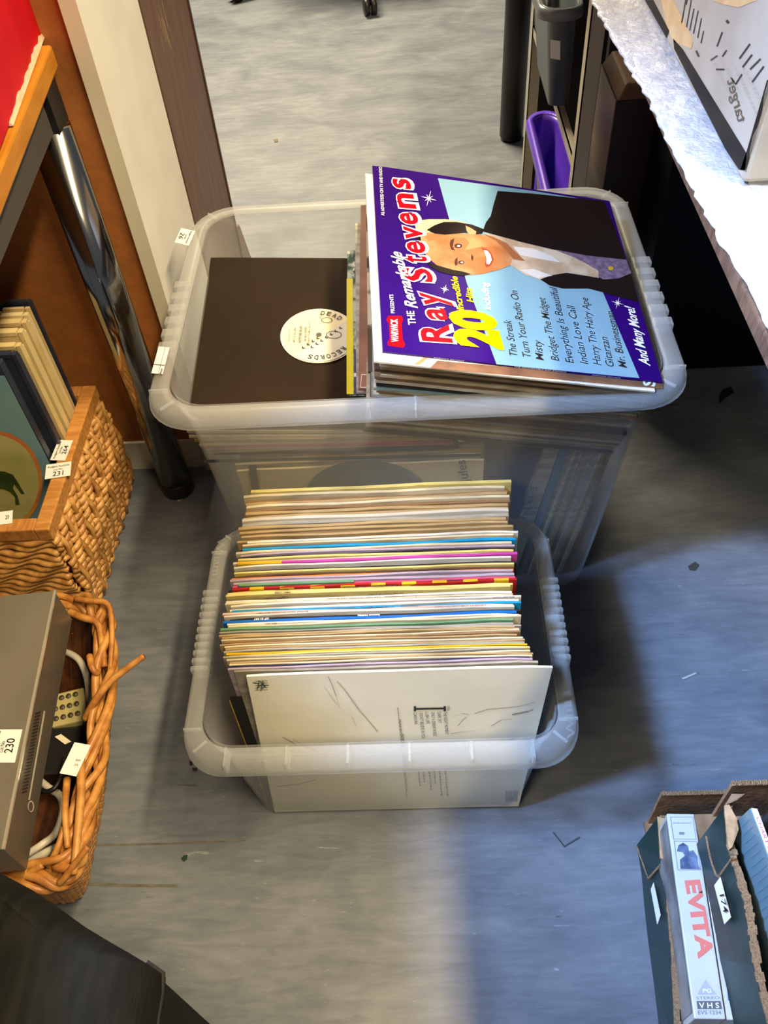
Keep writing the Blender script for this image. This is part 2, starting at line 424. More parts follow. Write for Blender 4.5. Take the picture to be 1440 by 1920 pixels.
# grey bin hung higher up
GY = mat('slate_plastic', (78, 86, 92), .32)
yb = 1.42
c0 = PYy(1014, 22, yb); c1 = PYy(1094, 44, yb); c2 = PYy(1036, 212, yb); c3 = PYy(1058, 212, yb)
zr = (c0.z + c1.z) / 2 + .01
gx0, gx1 = PYy(1012, 20, yb).x, PYy(1098, 44, yb).x
GB = thing('storage_bin', 'slate grey tapering bin with white sticker hanging in the rack', 'bin', ((gx0 + gx1) / 2, yb + .12, c2.z))
gcx, ghx = (gx0 + gx1) / 2, (gx1 - gx0) / 2; gcy, ghy = yb + .13, .13
g = MB(); g.smooth = True
g.loft([rrect(c2.x + .014, gcy - .02, .017, ghy - .045, .010, c2.z), rrect(gcx + .003, gcy, ghx - .012, ghy - .012, .02, zr - .008), rrect(gcx, gcy, ghx - .006, ghy - .008, .022, zr)], cap0=True)
g.build('tub', GY, GB, solid=.002)
g = MB(); g.smooth = True
g.loft([rrect(gcx, gcy, ghx - .008, ghy - .010, .024, zr), rrect(gcx, gcy, ghx - .002, ghy - .002, .03, zr + .001), rrect(gcx, gcy, ghx, ghy, .03, zr - .006), rrect(gcx, gcy, ghx, ghy, .03, zr - .016), rrect(gcx, gcy, ghx - .004, ghy - .004, .028, zr - .016), rrect(gcx, gcy, ghx - .01, ghy - .012, .024, zr - .006)], closed_profile=True)
g.build('rim', mat('slate_rim', (112, 120, 126), .3), GB)
pf = Plane((0, yb + .006, zr - .07), (0, -1, .05), .002)
A_, B_, C_ = pf.px((1032, 109)), pf.px((1050, 112)), pf.px((1032, 74))
s = MB(); s.obox(A_, B_ - A_, C_ - A_, (0, -.001, 0)); s.build('lot_sticker', STK, GB, label='white paper lot label')

# dark cabinets under the right-hand table
DK = mat('dark_wood', (46, 28, 22), .45, (36, 20, 16), 10, (1, 1, .2))
LITBROWN = mat('lit_brown', (118, 96, 80), .5, (106, 84, 70), 8)  # lighter brown puts the lamplight on the cabinet's left side into its colour
BC = thing('wooden_cabinet', 'dark wooden cabinet with its lit side coloured brown under the table', 'cabinet', (.43, 1.47, 0))
g = MB(); g.box((.342, 1.40, 0), (.60, 1.545, .452)); g.mi = 1
g.box((.3405, 1.402, .004), (.342, 1.543, .452))
g.build('body', [DK, LITBROWN], BC)
g = MB(); g.hexa([(.342, 1.40, .452), (.60, 1.40, .452), (.60, 1.545, .452), (.342, 1.545, .452)], [(.356, 1.412, .475), (.59, 1.412, .475), (.59, 1.54, .475), (.356, 1.54, .475)]); g.build('lid', LITBROWN, BC, bevel=.003)
g = MB(); g.box((.366, 1.425, .475), (.58, 1.54, .52)); g.build('raised_panel', LITBROWN, BC, bevel=.006)
g = MB(); g.box((.375, 1.395, .468), (.44, 1.424, .505)); g.build('catch', mat('black_metal', (30, 34, 38), .3), BC, bevel=.003)
KB = thing('black_cabinet', 'black cabinet with plinth standing under the right-hand table', 'cabinet', (.8, 1.3, 0))
BK = mat('black_laminate', (7, 7, 8), .5, spec=.15)
g = MB(); g.box((.407, 1.259, .05), (1.15, 1.39, .66)); g.build('body', BK, KB)
g = MB(); g.box((.41, 1.2605, 0), (1.15, 1.388, .0475)); g.build('plinth', BK, KB)
ST = MB(); ST.box((.355, 1.56, 0), (1.1, 1.58, .64)); tag(ST.build('dark_backdrop', mat('backdrop_black', (20, 16, 15), .7)), 'added black sheet for the dark void behind rack and wooden cabinet', 'board')  # added sheet, supplies the black of the dark void under the table

# ================================================================== right-hand table
NB = MB(); NB.box((.268, 1.895, 0), (.80, 1.915, .69)); tag(NB.build('dark_backdrop', MATS['backdrop_black']), 'added black sheet for the dark background close behind the bin rack', 'board')  # added sheet, keeps the gap between the rack posts black
RT = thing('right_table', 'brown edged table covered with white bubble wrap sheet', 'table', (.7, .6, 0))
EDG = mat('worn_table_edge', (120, 88, 68), .6, (84, 58, 44), 40, (1, 4, 1), bump=.2)
e0 = PZ(1250, 282, .704); e1 = PZ(1440, 690, .704)
g = MB(); ex = (e0.x + e1.x) / 2
g.box((ex, -.55, .704), (1.25, 1.50, .720)); g.build('tabletop', EDG, RT, bevel=.002)
for (x, y) in ((1.2, 1.45), (1.2, -.5), (.62, -.5)):
    g = MB(); g.smooth = True; g.tube([(x, y, 0), (x, y, .692)], 0.025, 20); g.build('leg', MATS['black_leg'], RT)
# bubble wrap sheet
FOAM = mat('bubble_wrap', (206, 206, 210), .3, (182, 184, 194), 70, bump=1.0, bscale=110, coat=.3, sharp=.5)
bord = [(1107, 0), (1142, 64), (1183, 137), (1216, 189), (1246, 260), (1275, 314), (1331, 420), (1404, 551), (1440, 612)]
zs_ = .724
bp = [PZ(p[0], p[1], zs_) for p in bord]
bp = [bp[0] + (bp[0] - bp[1]) * 3] + bp + [bp[-1] + (bp[-1] - bp[-2]) * 4]
def edge_x(y):
    for p, q in zip(bp, bp[1:]):
        if q.y <= y <= p.y: return q.x + (p.x - q.x) * (y - q.y) / (p.y - q.y)
    return bp[0].x if y > bp[0].y else bp[-1].x
g = MB(); g.smooth = True; nx, ny = 70, 280; rr = random.Random(11)
ya, yz = -0.50, 1.46
def wob(x, y): return .0022 * (math.sin(x * 160 + 3 * math.sin(y * 60)) * math.sin(y * 130 + 2 * math.sin(x * 70))) + .0016 * math.sin((x * 1.3 + y) * 310 + 2 * math.sin(y * 47)) + .003 * math.sin(x * 43 + 5 * math.sin(y * 11))
vs = []
for j in range(ny + 1):
    y = ya + (yz - ya) * j / ny; xe = edge_x(y) + .0010 * math.sin(y * 700) + .0012 * rr.uniform(-1, 1)
    for i in range(nx + 1):
        s_ = (i / nx) ** 1.25; x = xe + (0.85 - xe) * s_
        droop = -.006 * max(0, 1 - (x - xe) / .012) ** 2
        z = zs_ + .0015 + .5 * (wob(x, y) + .003) * min(1, (x - xe) / .035) + droop * .3
        if abs(y - .505) < .02 and x < .45: z += .004 * math.cos((y - .505) / .02 * math.pi / 2)
        vs.append((x, y, z))
g.add(vs, [(j * (nx + 1) + i, j * (nx + 1) + i + 1, (j + 1) * (nx + 1) + i + 1, (j + 1) * (nx + 1) + i) for j in range(ny) for i in range(nx)])
tag(g.build('bubble_wrap_sheet', FOAM, solid=.0016), 'crinkled white bubble wrap sheet lying over the right-hand table edge', 'packing sheet')
# printed carton in clear film, standing upside down on the sheet
zc = .733
k0 = PZ(1206, 0, zc); k1 = PZ(1392, 345, zc)
cx_ = (k0.x + k1.x) / 2; yn = k1.y
CB = thing('cardboard_box', 'film wrapped white printed carton with black borders on bubble wrap', 'box', (cx_ + .2, yn + .35, zc))
CARD = mat('printed_card', (182, 172, 156), .5, (168, 156, 140), 14)
g = MB(); g.box((cx_, yn, zc), (cx_ + .42, yn + .72, zc + .27)); g.build('carton', CARD, CB, bevel=.004)
pl = Plane((cx_, 0, 0), (-1, 0, 0), .00025)
g = MB()
pl.poly(g, [(1262, 72), (1280, 92), (1400, 288), (1397, 320), (1385, 318), (1360, 280), (1264, 92)])
pl.poly(g, [(1209, 0), (1225, 0), (1255, 58), (1250, 72)])
pl.poly(g, [(1388, 318), (1397, 318), (1446, 150), (1438, 150), (1400, 283)])
g.build('printed_border', mat('print_black', (18, 16, 16), .6, spec=.15), CB)
g = MB(); pl.poly(g, [(1240, 0), (1262, 0), (1300, 75), (1296, 92), (1262, 78), (1250, 50)]); pl.poly(g, [(1335, 0), (1420, 0), (1385, 14), (1355, 8)])
g.build('tape_patch', mat('brown_tape', (202, 160, 100), .35, (216, 184, 134), 30), CB)
g = MB()
for (x, y, dx, dy) in ((1277, 42, 8, -45), (1286, 50, 9, -50), (1292, 56, 8, -40), (1299, 62, 9, -42), (1307, 70, 7, -36), (1285, 8, 4, -14), (1313, 80, 5, -22)):
    pl.poly(g, [(x, y), (x + 2, y + 2), (x + dx + 2, y + dy), (x + dx, y + dy)])
for (p, q, wd) in (((1344, 87), (1354, 60), 2.6), ((1332, 113), (1345, 104), 2.4), ((1354, 106), (1362, 94), 2.6), ((1342, 130), (1358, 130), 2.8), ((1386, 110), (1406, 82), 3), ((1392, 126), (1410, 102), 3), ((1406, 130), (1426, 110), 3), ((1410, 154), (1432, 124), 3), ((1379, 158), (1391, 139), 2.6), ((1379, 158), (1370, 145), 2.2), ((1305, 95), (1310, 106), 4), ((1362, 38), (1366, 43), 5)):
    dx, dy = q[0] - p[0], q[1] - p[1]; L_ = math.hypot(dx, dy); ux, uy = -dy / L_ * wd / 2, dx / L_ * wd / 2
    pl.poly(g, [(p[0] + ux, p[1] + uy), (q[0] + ux, q[1] + uy), (q[0] - ux, q[1] - uy), (p[0] - ux, p[1] - uy)], 1.5)
g.build('pen_strokes', mat('marker_black', (40, 34, 40), .5), CB)
g = MB(); pl.text(g, 'target', (1384, 232), (1363, 152), (17, -8), .01, 0, 1.5); g.build('handwriting', mat('brown_marker', (96, 78, 60), .6), CB)
g = MB(); rq = random.Random(9)
for c in range(12):
    px, py = 1328 + c * 7.2, 100 + c * 3 + (c % 3) * 6
    for k in range(rq.randint(5, 11)):
        y = py + k * 9; x = px + k * 4.3
        if x > 1432: continue
        pl.poly(g, [(x, y), (x + 1.6, y), (x + 4.2, y + 6), (x + 2.6, y + 6)], .6)
g.build('small_print', mat('faint_print', (168, 154, 138), .6), CB)
FILM = plastic('clear_film', .04, .25, rough=.12)
g = MB(); g.smooth = True
fv = []; nn = 26
for j in range(nn + 1):
    for i in range(13):
        x = cx_ - .004 + (.42) * i / 12; z = zc + (.27) * j / nn
        fv.append((x, yn - .006 - .006 * math.sin(i * 1.7 + j * .8) * math.sin(j * .9) - (.02 * (1 - j / 3) if j < 3 else 0), z))
g.add(fv, [(j * 13 + i, j * 13 + i + 1, (j + 1) * 13 + i + 1, (j + 1) * 13 + i) for j in range(nn) for i in range(12)])
g.build('film_wrap', FILM, CB, solid=.0004)

# ================================================================== plastic bins
def plastic_bin(label, cx, cy, hx, hy, z, bcx, bcy, bhx, bhy, rr_, br, lip, skirt, body_m, rim_m, rib_ys, rib_n, seams, loc):
    t = thing('plastic_storage_bin', label, 'storage bin', loc)
    g = MB(); g.smooth = True
    L = lambda s, zz, r, ex=0: rrect(bcx + (cx - bcx) * s, bcy + (cy - bcy) * s, bhx + (hx - lip - bhx) * s + ex, bhy + (hy - lip - bhy) * s + ex, r, zz)
    g.loft([L(0, .003, br, -.012), L(0, .005, br, -.004), L(.01, .012, br), L(.35, z * .35, br + (rr_ - br) * .35), L(.7, z * .7, rr_ * .85 + br * .15), L(.93, z - .034, rr_ * .9, -.002), L(.95, z - .030, rr_ * .9, 0.001), L(1, z - .001, rr_ - lip * .5)], cap0=True)
    g.build('tub', body_m, t, solid=.0022)
    g = MB(); g.smooth = True; k = lambda ex, zz: rrect(cx, cy, hx + ex, hy + ex, rr_ + ex * .6, zz)
    g.loft([k(-lip, z - .002), k(-lip + .002, z + .0005), k(-.005, z), k(-.001, z - .003), k(.001, z - skirt * .5), k(.002, z - skirt), k(.0005, z - skirt), k(-.003, z - .006), k(-lip + .003, z - .004)], closed_profile=True)
    rim = g.build('rim', rim_m, t)
    for sgn in (-1, 1):
        g = MB(); xo = cx + sgn * hx
        for i in range(rib_n):
            y = rib_ys[0] + (rib_ys[1] - rib_ys[0]) * (i + .5) / rib_n; dy = (rib_ys[1] - rib_ys[0]) / rib_n * .30
            x0, x1 = sorted((xo - sgn * lip * .88, xo + sgn * .0022))
            g.box((x0, y - dy, z - skirt * .8), (x1, y + dy, z + .0010))
        g.build('grip_ribs', rim_m, t, bevel=.0016)
    for x in seams: g = MB(); g.box((x - .0012, cy - hy - .0008, z - skirt + .002), (x + .0012, cy - hy + lip, z + .0008)); g.build('stiffening_bar', rim_m, rim)
    for (sx, sy) in ((-1, -1), (1, -1), (-1, 1), (1, 1)):
        g = MB(); c = Vector((cx + sx * (hx - rr_), cy + sy * (hy - rr_), z - .002)); dv = Vector((sx, sy, 0)).normalized(); pv = Vector((-dv.y, dv.x, 0))
        a_ = c + dv * (rr_ - lip) ; g.obox(a_ - pv * .0011, dv * lip * .85, pv * .0022, (0, 0, .0028)); g.build('stiffening_bar', rim_m, rim); g = MB()
        a_ = Vector((cx + sx * hx, cy + sy * (hy - rr_ * .9), z - .001)); x0, x1 = sorted((a_.x - sx * .001, a_.x - sx * lip)); g.box((x0, a_.y - .0011, z - .004), (x1, a_.y + .0011, z + .0008)); g.build('stiffening_bar', rim_m, rim)
    return t, rim
BODYP = plastic('milky_plastic', .08, .30)
RIMP = plastic('milky_rim', .15, .50)
ZS, ZG = .24, .44
SB, SR = plastic_bin('smaller clear plastic bin in front, packed with upright records', -.056, .549, .2165, .166, ZS, -.055, .552, .173, .132, .048, .03, .021, .024, BODYP, RIMP, (.497, .615), 11, [PZ(p, 1415, ZS).x for p in (422, 537, 652, 768, 885, 1002)], (-.055, .55, 0))
BB, BR = plastic_bin('larger clear plastic bin behind, with flat piles of records on top', -.003, .937, .313, .231, ZG, -.006, .945, .254, .185, .060, .045, .024, .014, BODYP, RIMP, (.83, .985), 6, [PZ(779, 750, ZG).x], (-.006, .945, 0))
def emb(parent, o, xv, yv):
    m = MB(); letters(m, 'Wham', o, xv, yv, .004, 0, .0012); letters(m, 'R', Vector(o) + Vector(xv) * 1.1, Vector(xv) * .08, Vector(yv) * .4, .004, 0, .0012)
    m.build('embossed_lettering', plastic('embossed', .16, .3), parent)
emb(SR, (-.056 + .2165 - .006, .402, ZS), (0, .062, 0), (-.010, 0, 0))
emb(SR, (-.056 - .2165 + .006, .694, ZS), (0, -.060, 0), (.010, 0, 0))
a_, b_, c_ = PZ(305, 712 - 10, ZG + .002), PZ(318, 652, ZG + .002), PZ(284, 700, ZG + .002)
sticker(BB, a_, b_ - a_, c_ - a_, [('Buyer', .0, .2, .1, .2)])
s = MB(); o_ = a_ + (b_ - a_) * .3 + Vector((0, 0, .0009)); s.obox(o_, (c_ - a_), (b_ - a_) * .02, (0, 0, .0002)); o_ = a_ + (c_ - a_) * .35 + Vector((0, 0, .0009)); s.obox(o_, (b_ - a_), (c_ - a_) * .03, (0, 0, .0002)); s.build('ruled_lines', INK, BB)
a_, b_, c_ = PZ(366, 434, ZG + .002), PZ(354, 461, ZG + .002), PZ(340, 428, ZG + .002)
sticker(BB, c_, b_ - a_, a_ - c_, lot('26'))

# ================================================================== records
def sleeve_mesh(mb, o, u, v, n, wu, wv, t, wob=.0008, seed=0, nu=14):
    """slightly wavy card sleeve: corner o, unit axes u (along spine), v, n"""
    r = random.Random(seed); ph = [r.uniform(0, 6.28) for _ in range(6)]
    def off(s, q): return (math.sin(s * 5.2 + ph[0]) * .6 + math.sin(s * 13 + ph[1]) * .4) * wob
    nick = [r.uniform(0, 1) for _ in range(nu + 1)]
    vs = []
    for i in range(nu + 1):
        s_ = i / nu; top = wv + (math.sin(s_ * 9 + ph[2]) * .35 + (nick[i] - .5) * .5) * wob
        if i in (0, nu): top -= r.uniform(.0004, .002)
        for (b_, c_) in ((0, 0), (top, 0), (top, 1), (0, 1)):
            vs.append(o + u * (wu * s_) + v * b_ + n * (t * c_ + off(s_, b_)))
    fs = [(i * 4 + j, i * 4 + (j + 1) % 4, (i + 1) * 4 + (j + 1) % 4, (i + 1) * 4 + j) for i in range(nu) for j in range(4)]
    fs += [(0, 1, 2, 3), tuple(nu * 4 + j for j in (3, 2, 1, 0))]
    mb.add(vs, fs)
ones = ['', 'first', 'second', 'third', 'fourth', 'fifth', 'sixth', 'seventh', 'eighth', 'ninth', 'tenth', 'eleventh', 'twelfth', 'thirteenth', 'fourteenth', 'fifteenth', 'sixteenth', 'seventeenth', 'eighteenth', 'nineteenth']
tens = {20: 'twenty', 30: 'thirty', 40: 'forty', 50: 'fifty', 60: 'sixty', 70: 'seventy', 80: 'eighty'}
def ordn(n):
    if n < 20: return ones[n]
    if n % 10 == 0: return tens[n][:-1] + 'ieth'
    return tens[n // 10 * 10] + '-' + ones[n % 10]
COL = {'tan': (186, 160, 118), 'cream': (226, 212, 178), 'white': (236, 230, 214), 'grey': (172, 166, 152), 'brown': (92, 66, 48), 'black': (30, 27, 28), 'blue': (28, 158, 200), 'royal blue': (18, 118, 200), 'yellow': (226, 186, 30), 'pale yellow': (232, 214, 140), 'green': (118, 158, 120), 'lilac': (186, 168, 180), 'pink': (206, 92, 128), 'magenta': (206, 84, 170), 'orange': (222, 140, 60), 'red': (184, 34, 34), 'dusty brown': (150, 118, 84), 'navy': (36, 34, 66), 'plastic': (190, 182, 160), 'pale pink': (224, 196, 184), 'olive': (150, 128, 76)}
def cardm(c):
    base = COL[c]; mx = max(base); base = tuple(max(0, int((mx - (mx - v) * 1.15) * .82)) for v in base); c2 = tuple(int(v * .70) for v in base)
    return mat('card_' + c.replace(' ', '_'), base, .6, c2, 38, (.5, 3, 3), bump=.1, sharp=.8, spec=.25)
LEAN = .022; TZ = .318
BZ = .0055
# (py where the top edge crosses x=700 , colour, left pixel, right pixel, description, extra height m)
front = [
 (1247, 'grey', 440, 1008, 'grey-brown', 0), (1243, 'lilac', 450, 990, 'pale mauve', 0), (1239, 'navy', 430, 1003, 'purple-edged', 0),
 (1235, 'cream', 432, 1004, 'cream', 0), (1231, 'tan', 428, 996, 'tan', 0), (1227, 'cream', 424, 990, 'worn cream', 0), (1223.5, 'grey', 422, 988, 'dull grey', 0),
 (1220, 'pale yellow', 420, 1000, 'pale yellow', .001), (1215.5, 'yellow', 427, 1004, 'bright yellow', .001), (1211, 'grey', 418, 992, 'grey', 0), (1207.5, 'tan', 417, 984, 'tan', 0),
 (1204, 'cream', 415, 986, 'off-white', 0), (1200.5, 'grey', 415, 975, 'grey', 0), (1197, 'tan', 414, 975, 'tan', 0), (1193, 'dusty brown', 415, 974, 'dusty brown', 0),
 (1189.5, 'cream', 414, 972, 'cream', 0), (1186, 'tan', 415, 966, 'light tan', 0), (1182.5, 'tan', 417, 970, 'yellowed', 0), (1179, 'grey', 419, 968, 'stone grey', 0), (1175.5, 'grey', 420, 966, 'greyish', 0),
 (1171, 'green', 421, 972, 'sage green', .001), (1166.5, 'cream', 427, 985, 'cream lettered', .002), (1162.5, 'white', 432, 968, 'white', .001), (1156.5, 'royal blue', 423, 967, 'bright blue', .002),
 (1151, 'black', 424, 966, 'black', 0), (1147, 'white', 424, 972, 'white lettered', .003), (1142, 'pale pink', 425, 972, 'white pink-lined', .002), (1137.5, 'blue', 430, 970, 'white blue-lined', 0),
 (1132.5, 'white', 428, 970, 'clean white', .002), (1128, 'white', 429, 969, 'white', .002), (1124, 'cream', 429, 968, 'cream lettered', .002), (1119, 'white', 429, 968, 'white lettered', .003), (1114, 'brown', 432, 966, 'dark brown', -.001),
 (1108.5, 'pale yellow', 430, 966, 'yellow lettered', .002), (1103.5, 'pale yellow', 433, 966, 'cream lettered', .002), (1099, 'red', 434, 966, 'red-yellow chequered', .003), (1095, 'black', 435, 965, 'black multicoloured', .001),
 (1090.5, 'pink', 433, 964, 'pink and green', .002), (1085, 'lilac', 432, 966, 'lilac grey', .003), (1080.5, 'lilac', 434, 964, 'pale lilac', .002), (1076, 'orange', 437, 965, 'orange-cream', .001), (1072, 'brown', 438, 962, 'dark brown', 0),
 (1068, 'pale yellow', 437, 962, 'pale yellow', .002), (1063.5, 'black', 436, 966, 'black', .0), (1060, 'black', 440, 964, 'thin black', -.001), (1056, 'white', 440, 967, 'white', .003), (1050.5, 'magenta', 441, 965, 'multicoloured pink', .003),
 (1045.5, 'cream', 439, 968, 'cream', .002), (1041, 'pale yellow', 448, 962, 'light yellow', .001), (1037, 'black', 441, 966, 'black', 0), (1033, 'lilac', 443, 962, 'white and purple', .002), (1028, 'cream', 449, 963, 'cream', .002),
 (1022.5, 'blue', 445, 964, 'turquoise blue', .004), (1017, 'brown', 441, 963, 'brown', 0), (1013, 'cream', 446, 966, 'cream', .001), (1008.5, 'white', 457, 964, 'off-white', .002), (1003.5, 'tan', 443, 962, 'tan', .0),
 (998.5, 'tan', 454, 960, 'light tan', .001), (993.5, 'dusty brown', 446, 962, 'brownish', 0), (988, 'tan', 447, 964, 'yellow-tan', .001), (981.5, 'tan', 442, 966, 'sandy', .001), (974, 'grey', 440, 968, 'grey', 0),
 (967.5, 'plastic', 437, 969, 'clear plastic covered', .004), (960, 'tan', 452, 964, 'tan', .001), (953.5, 'tan', 456, 964, 'aged tan', .001), (947.5, 'dusty brown', 461, 962, 'brownish', .001), (942, 'cream', 463, 963, 'cream torn', .003),
 (936, 'tan', 447, 962, 'tan', .002), (930.5, 'dusty brown', 444, 960, 'brown-edged', .0), (925, 'cream', 447, 958, 'cream', .004), (918.5, 'pale yellow', 470, 962, 'cream and yellow', .006)]
texts = {1108.5: [('EMC 1008', 544, 515, 1110)], 1119: [('At the Drop of a Hat', 757, 691, 1117), ('PMC 1033', 540, 498, 1121)], 1124: [('Kenneth Williams - The Last of Funky Old Rumba', 782, 613, 1124)],
 1142: [('STRINGS FROM', 784, 752, 1137.5), ('LET THE GOOD TIMES ROLL', 740, 676, 1138.5), ('WARWICK RECORDS', 667, 619, 1141)], 1147: [('MARBLE ARCH RECORDS MAL 701', 578, 485, 1151), ('A BOUQUET OF MELODIES ON STRINGS', 912, 815, 1138)],
 1103.5: [('By Arrangement - The Spinners', 744, 644, 1106), ('NO 7170', 540, 516, 1106)], 1132.5: [('MAL 2001 LOAN', 965, 925, 1122.5)], 1166.5: [('MAL 2001', 518, 498, 1171.5)], 1156.5: [('Summer Holiday', 712, 670, 1156), ('GP 81287', 504, 476, 1164)]}
prev_py = 1252.0
SLV = []
for i, (py, c, lp, rp, desc, dz) in enumerate(front):
    yt = PZ(700, py, TZ).y; yp = PZ(700, prev_py, TZ).y
    t = min(max((yt - yp) * .82, .0014), .0050)
    xl, xr = PZ(lp, py + 7, TZ).x, PZ(rp, py - 6, TZ).x
    wd = .3165 + rnd.uniform(-.001, .003); xc = (xl + xr) / 2 + rnd.uniform(-.0015, .0015)
    lean = LEAN * (1 - .25 * i / len(front))
    v = Vector((rnd.uniform(-.004, .004), lean, .3135)).normalized(); n = Vector((0, -1, lean / .3135)).normalized()
    o = Vector((xc - wd / 2, yt - lean, BZ))
    g = MB(); sleeve_mesh(g, o, Vector((1, 0, 0)), v, n, wd, .3145 + dz + rnd.uniform(-.002, .0014), t, .0010, i)
    s = g.build('record_sleeve', cardm(c)); SLV.append(s)
    if c == 'plastic': s.data.materials[0] = plastic('outer_film', .5, .8, (.72, .68, .58))
    tag(s, f'{desc} record sleeve, {ordn(i + 1)} behind the silver front sleeve in the small bin', 'record sleeve', 'records standing in the small bin')
    ORG[s.name] = ORG[s.name]
    topz = BZ + v.z * (.3145 + dz)
    if py in texts:
        m = MB(); pl = Plane((0, 0, topz), (0, 0, 1), .0024)
        for body, x0, x1, yy in texts[py]:
            y_mid = o.y + v.y * .3145
            a_ = pl.px((x0, py - (x0 - 700) * .028)); b_ = pl.px((x1, py - (x1 - 700) * .028))
            yy_ = y_mid + n.y * t * .15
            a_.y = b_.y = yy_
            letters(m, body, a_, b_ - a_, Vector((0, -t * .62, 0)), .012)
        m.build('spine_lettering', WHITEINK if c == 'royal blue' else INK, s)
    if desc.startswith('red-yellow') or desc.startswith('multicoloured pink') or desc.startswith('pink and green'):
        m = MB(); pl_ = (('yellow', 9) if desc.startswith('red')  else (('yellow', 3) if desc.startswith('multi') else ('green', 2)))
        cnt = 9 if desc.startswith('red') else 1
        yb_ = o.y + v.y * .3145
        for k in range(cnt):
            if desc.startswith('red'): x0, x1 = xl + .022 + k * .034, xl + .038 + k * .034
            elif desc.startswith('multi'): x0, x1 = xl + .004, xl + .055
            else: x0, x1 = xl + .01, xl + .14
            m.box((x0, yb_ + n.y * t - .0003, topz - .004), (x1, yb_ + .0004, topz + .0016))
        m.build('coloured_blocks', cardm(pl_[0]), s)
        if desc.startswith('multi'):
            for (c9, x0, x1) in (('orange', .115, .135), ('green', .135, .15)):
                m = MB(); m.box((xl + x0, yb_ + n.y * t - .0003, topz - .004), (xl + x1, yb_ + .0004, topz + .0011)); m.build('coloured_block', cardm(c9), s)
    prev_py = py

# silver front sleeve
p0 = PZ(517, 1517, .0055); p1 = PZ(972, 1509, .0055); ysl = (p0.y + p1.y) / 2
o = Vector((-.2065, ysl, .0055)); lean = .0215
v = Vector((.02, lean, .3135)).normalized(); v = Vector((0.018, lean, .3135)).normalized(); n = Vector((0, -1, lean / .3135)).normalized()
g = MB(); SIL = mat('silver_card', (214, 209, 190), .42, (204, 199, 180), 10, bump=.03)
sleeve_mesh(g, o, Vector((1, 0, 0)), v, n, .316, .3155, .0026, .0005, 99)
FS = g.build('record_sleeve', SIL)
tag(FS, 'silver grey record sleeve facing forward at the front of the small bin', 'record sleeve', 'records standing in the small bin')
pl = Plane(o + n * .0028, n, .0005)
g = MB(); pl.poly(g, [(776, 1327.5), (836, 1326.5), (836, 1330), (776, 1331)])
for x in (778, 834): pl.poly(g, [(x - 2, 1324), (x + 2, 1324), (x + 2, 1334), (x - 2, 1334)], 1.2)
g.build('title_bar', INK, FS)
g = MB()
for body, x, y0, y1 in (('THE RIGHT MOMENT', 831, 1335, 1377), ('DARK SKY', 820, 1335, 1356), ('ONLY A DREAM IN RIO', 808, 1335, 1380), ('LUSH LIFE', 797, 1335, 1357), ("I DON'T BELIEVE IN YOU", 786, 1335, 1385), ('CARAVAN', 775, 1336, 1358)):
    pl.text(g, body, (x, y0), (x + (y1 - y0) * .10, y1), (6.5, -.2), .0)
pl.text(g, 'SIDE', (839, 1324), (839.6, 1332), (4, 0))
g.build('track_listing', mat('grey_ink', (70, 66, 66), .6), FS)
g = MB(); rq = random.Random(4)
def fine(x, y0, y1, wd=1.6):
    y = y0
    while y < y1:
        l = rq.uniform(2, 6); pl.poly(g, [(x + (y - y0) * .1, y), (x + wd + (y - y0) * .1, y), (x + wd + (y + l - y0) * .1, y + l), (x + (y + l - y0) * .1, y + l)]); y += l + 1.2
for a_ in ((745, 1327, 1495), (749.5, 1349, 1480), (755, 1376, 1440), (484, 1380, 1430), (446, 1282, 1292), (450, 1280, 1294)): fine(*a_); g.build('small_print', mat('pale_ink', (120, 116, 110), .6), FS); g = MB()
for k, x in enumerate((779, 788, 799, 808, 818, 829)): fine(x + 4, 1442, 1442 + (30, 22, 40, 26, 46, 50)[k], 3)
g.build('small_print', MATS['pale_ink'], FS); g = MB()
for k in range(7): pl.poly(g, [(948 + k * 3.4, 1483), (950 + k * 3.4, 1483), (949.6 + k * 3.4, 1503), (947.6 + k * 3.4, 1503)])
g.build('small_print', mat('pale_ink', (120, 116, 110), .6), FS)
g = MB()
for k in range(5): pl.poly(g, [(478, 1277 + k * 4.2), (502, 1276 + k * 4.2), (502, 1276.9 + k * 4.2), (478, 1277.9 + k * 4.2)])
g.build('stave_lines', MATS['grey_ink'], FS)
g = MB()
for (p, q) in (((474, 1280), (486, 1282)), ((486, 1276), (482, 1294)), ((482, 1290), (496, 1280)), ((488, 1278), (499, 1290)), ((484, 1285), (504, 1285)), ((493, 1276), (489, 1296)), ((497, 1284), (492, 1292))):
    dx, dy = q[0] - p[0], q[1] - p[1]; L_ = math.hypot(dx, dy); ux, uy = -dy / L_ * .9, dx / L_ * .9
    pl.poly(g, [(p[0] + ux, p[1] + uy), (q[0] + ux, q[1] + uy), (q[0] - ux, q[1] - uy), (p[0] - ux, p[1] - uy)], 1.3)
g.build('scribbled_logo', mat('green_ink', (52, 72, 62), .6), FS)
g = MB(); rq = random.Random(12)
def crack(pts, wd=1.1):
    for p, q in zip(pts, pts[1:]):
        dx, dy = q[0] - p[0], q[1] - p[1]; L_ = math.hypot(dx, dy) or 1; ux, uy = -dy / L_ * wd * rq.uniform(.2, .7), dx / L_ * wd * rq.uniform(.2, .7)
        pl.poly(g, [(p[0] + ux, p[1] + uy), (q[0] + ux, q[1] + uy), (q[0] - ux, q[1] - uy), (p[0] - ux, p[1] - uy)], .9)
crack([(615, 1268), (623, 1285), (630, 1305), (637, 1328)]); crack([(632, 1278), (648, 1296), (672, 1330), (708, 1372)]); crack([(608, 1288), (620, 1305), (632, 1322)], .8)
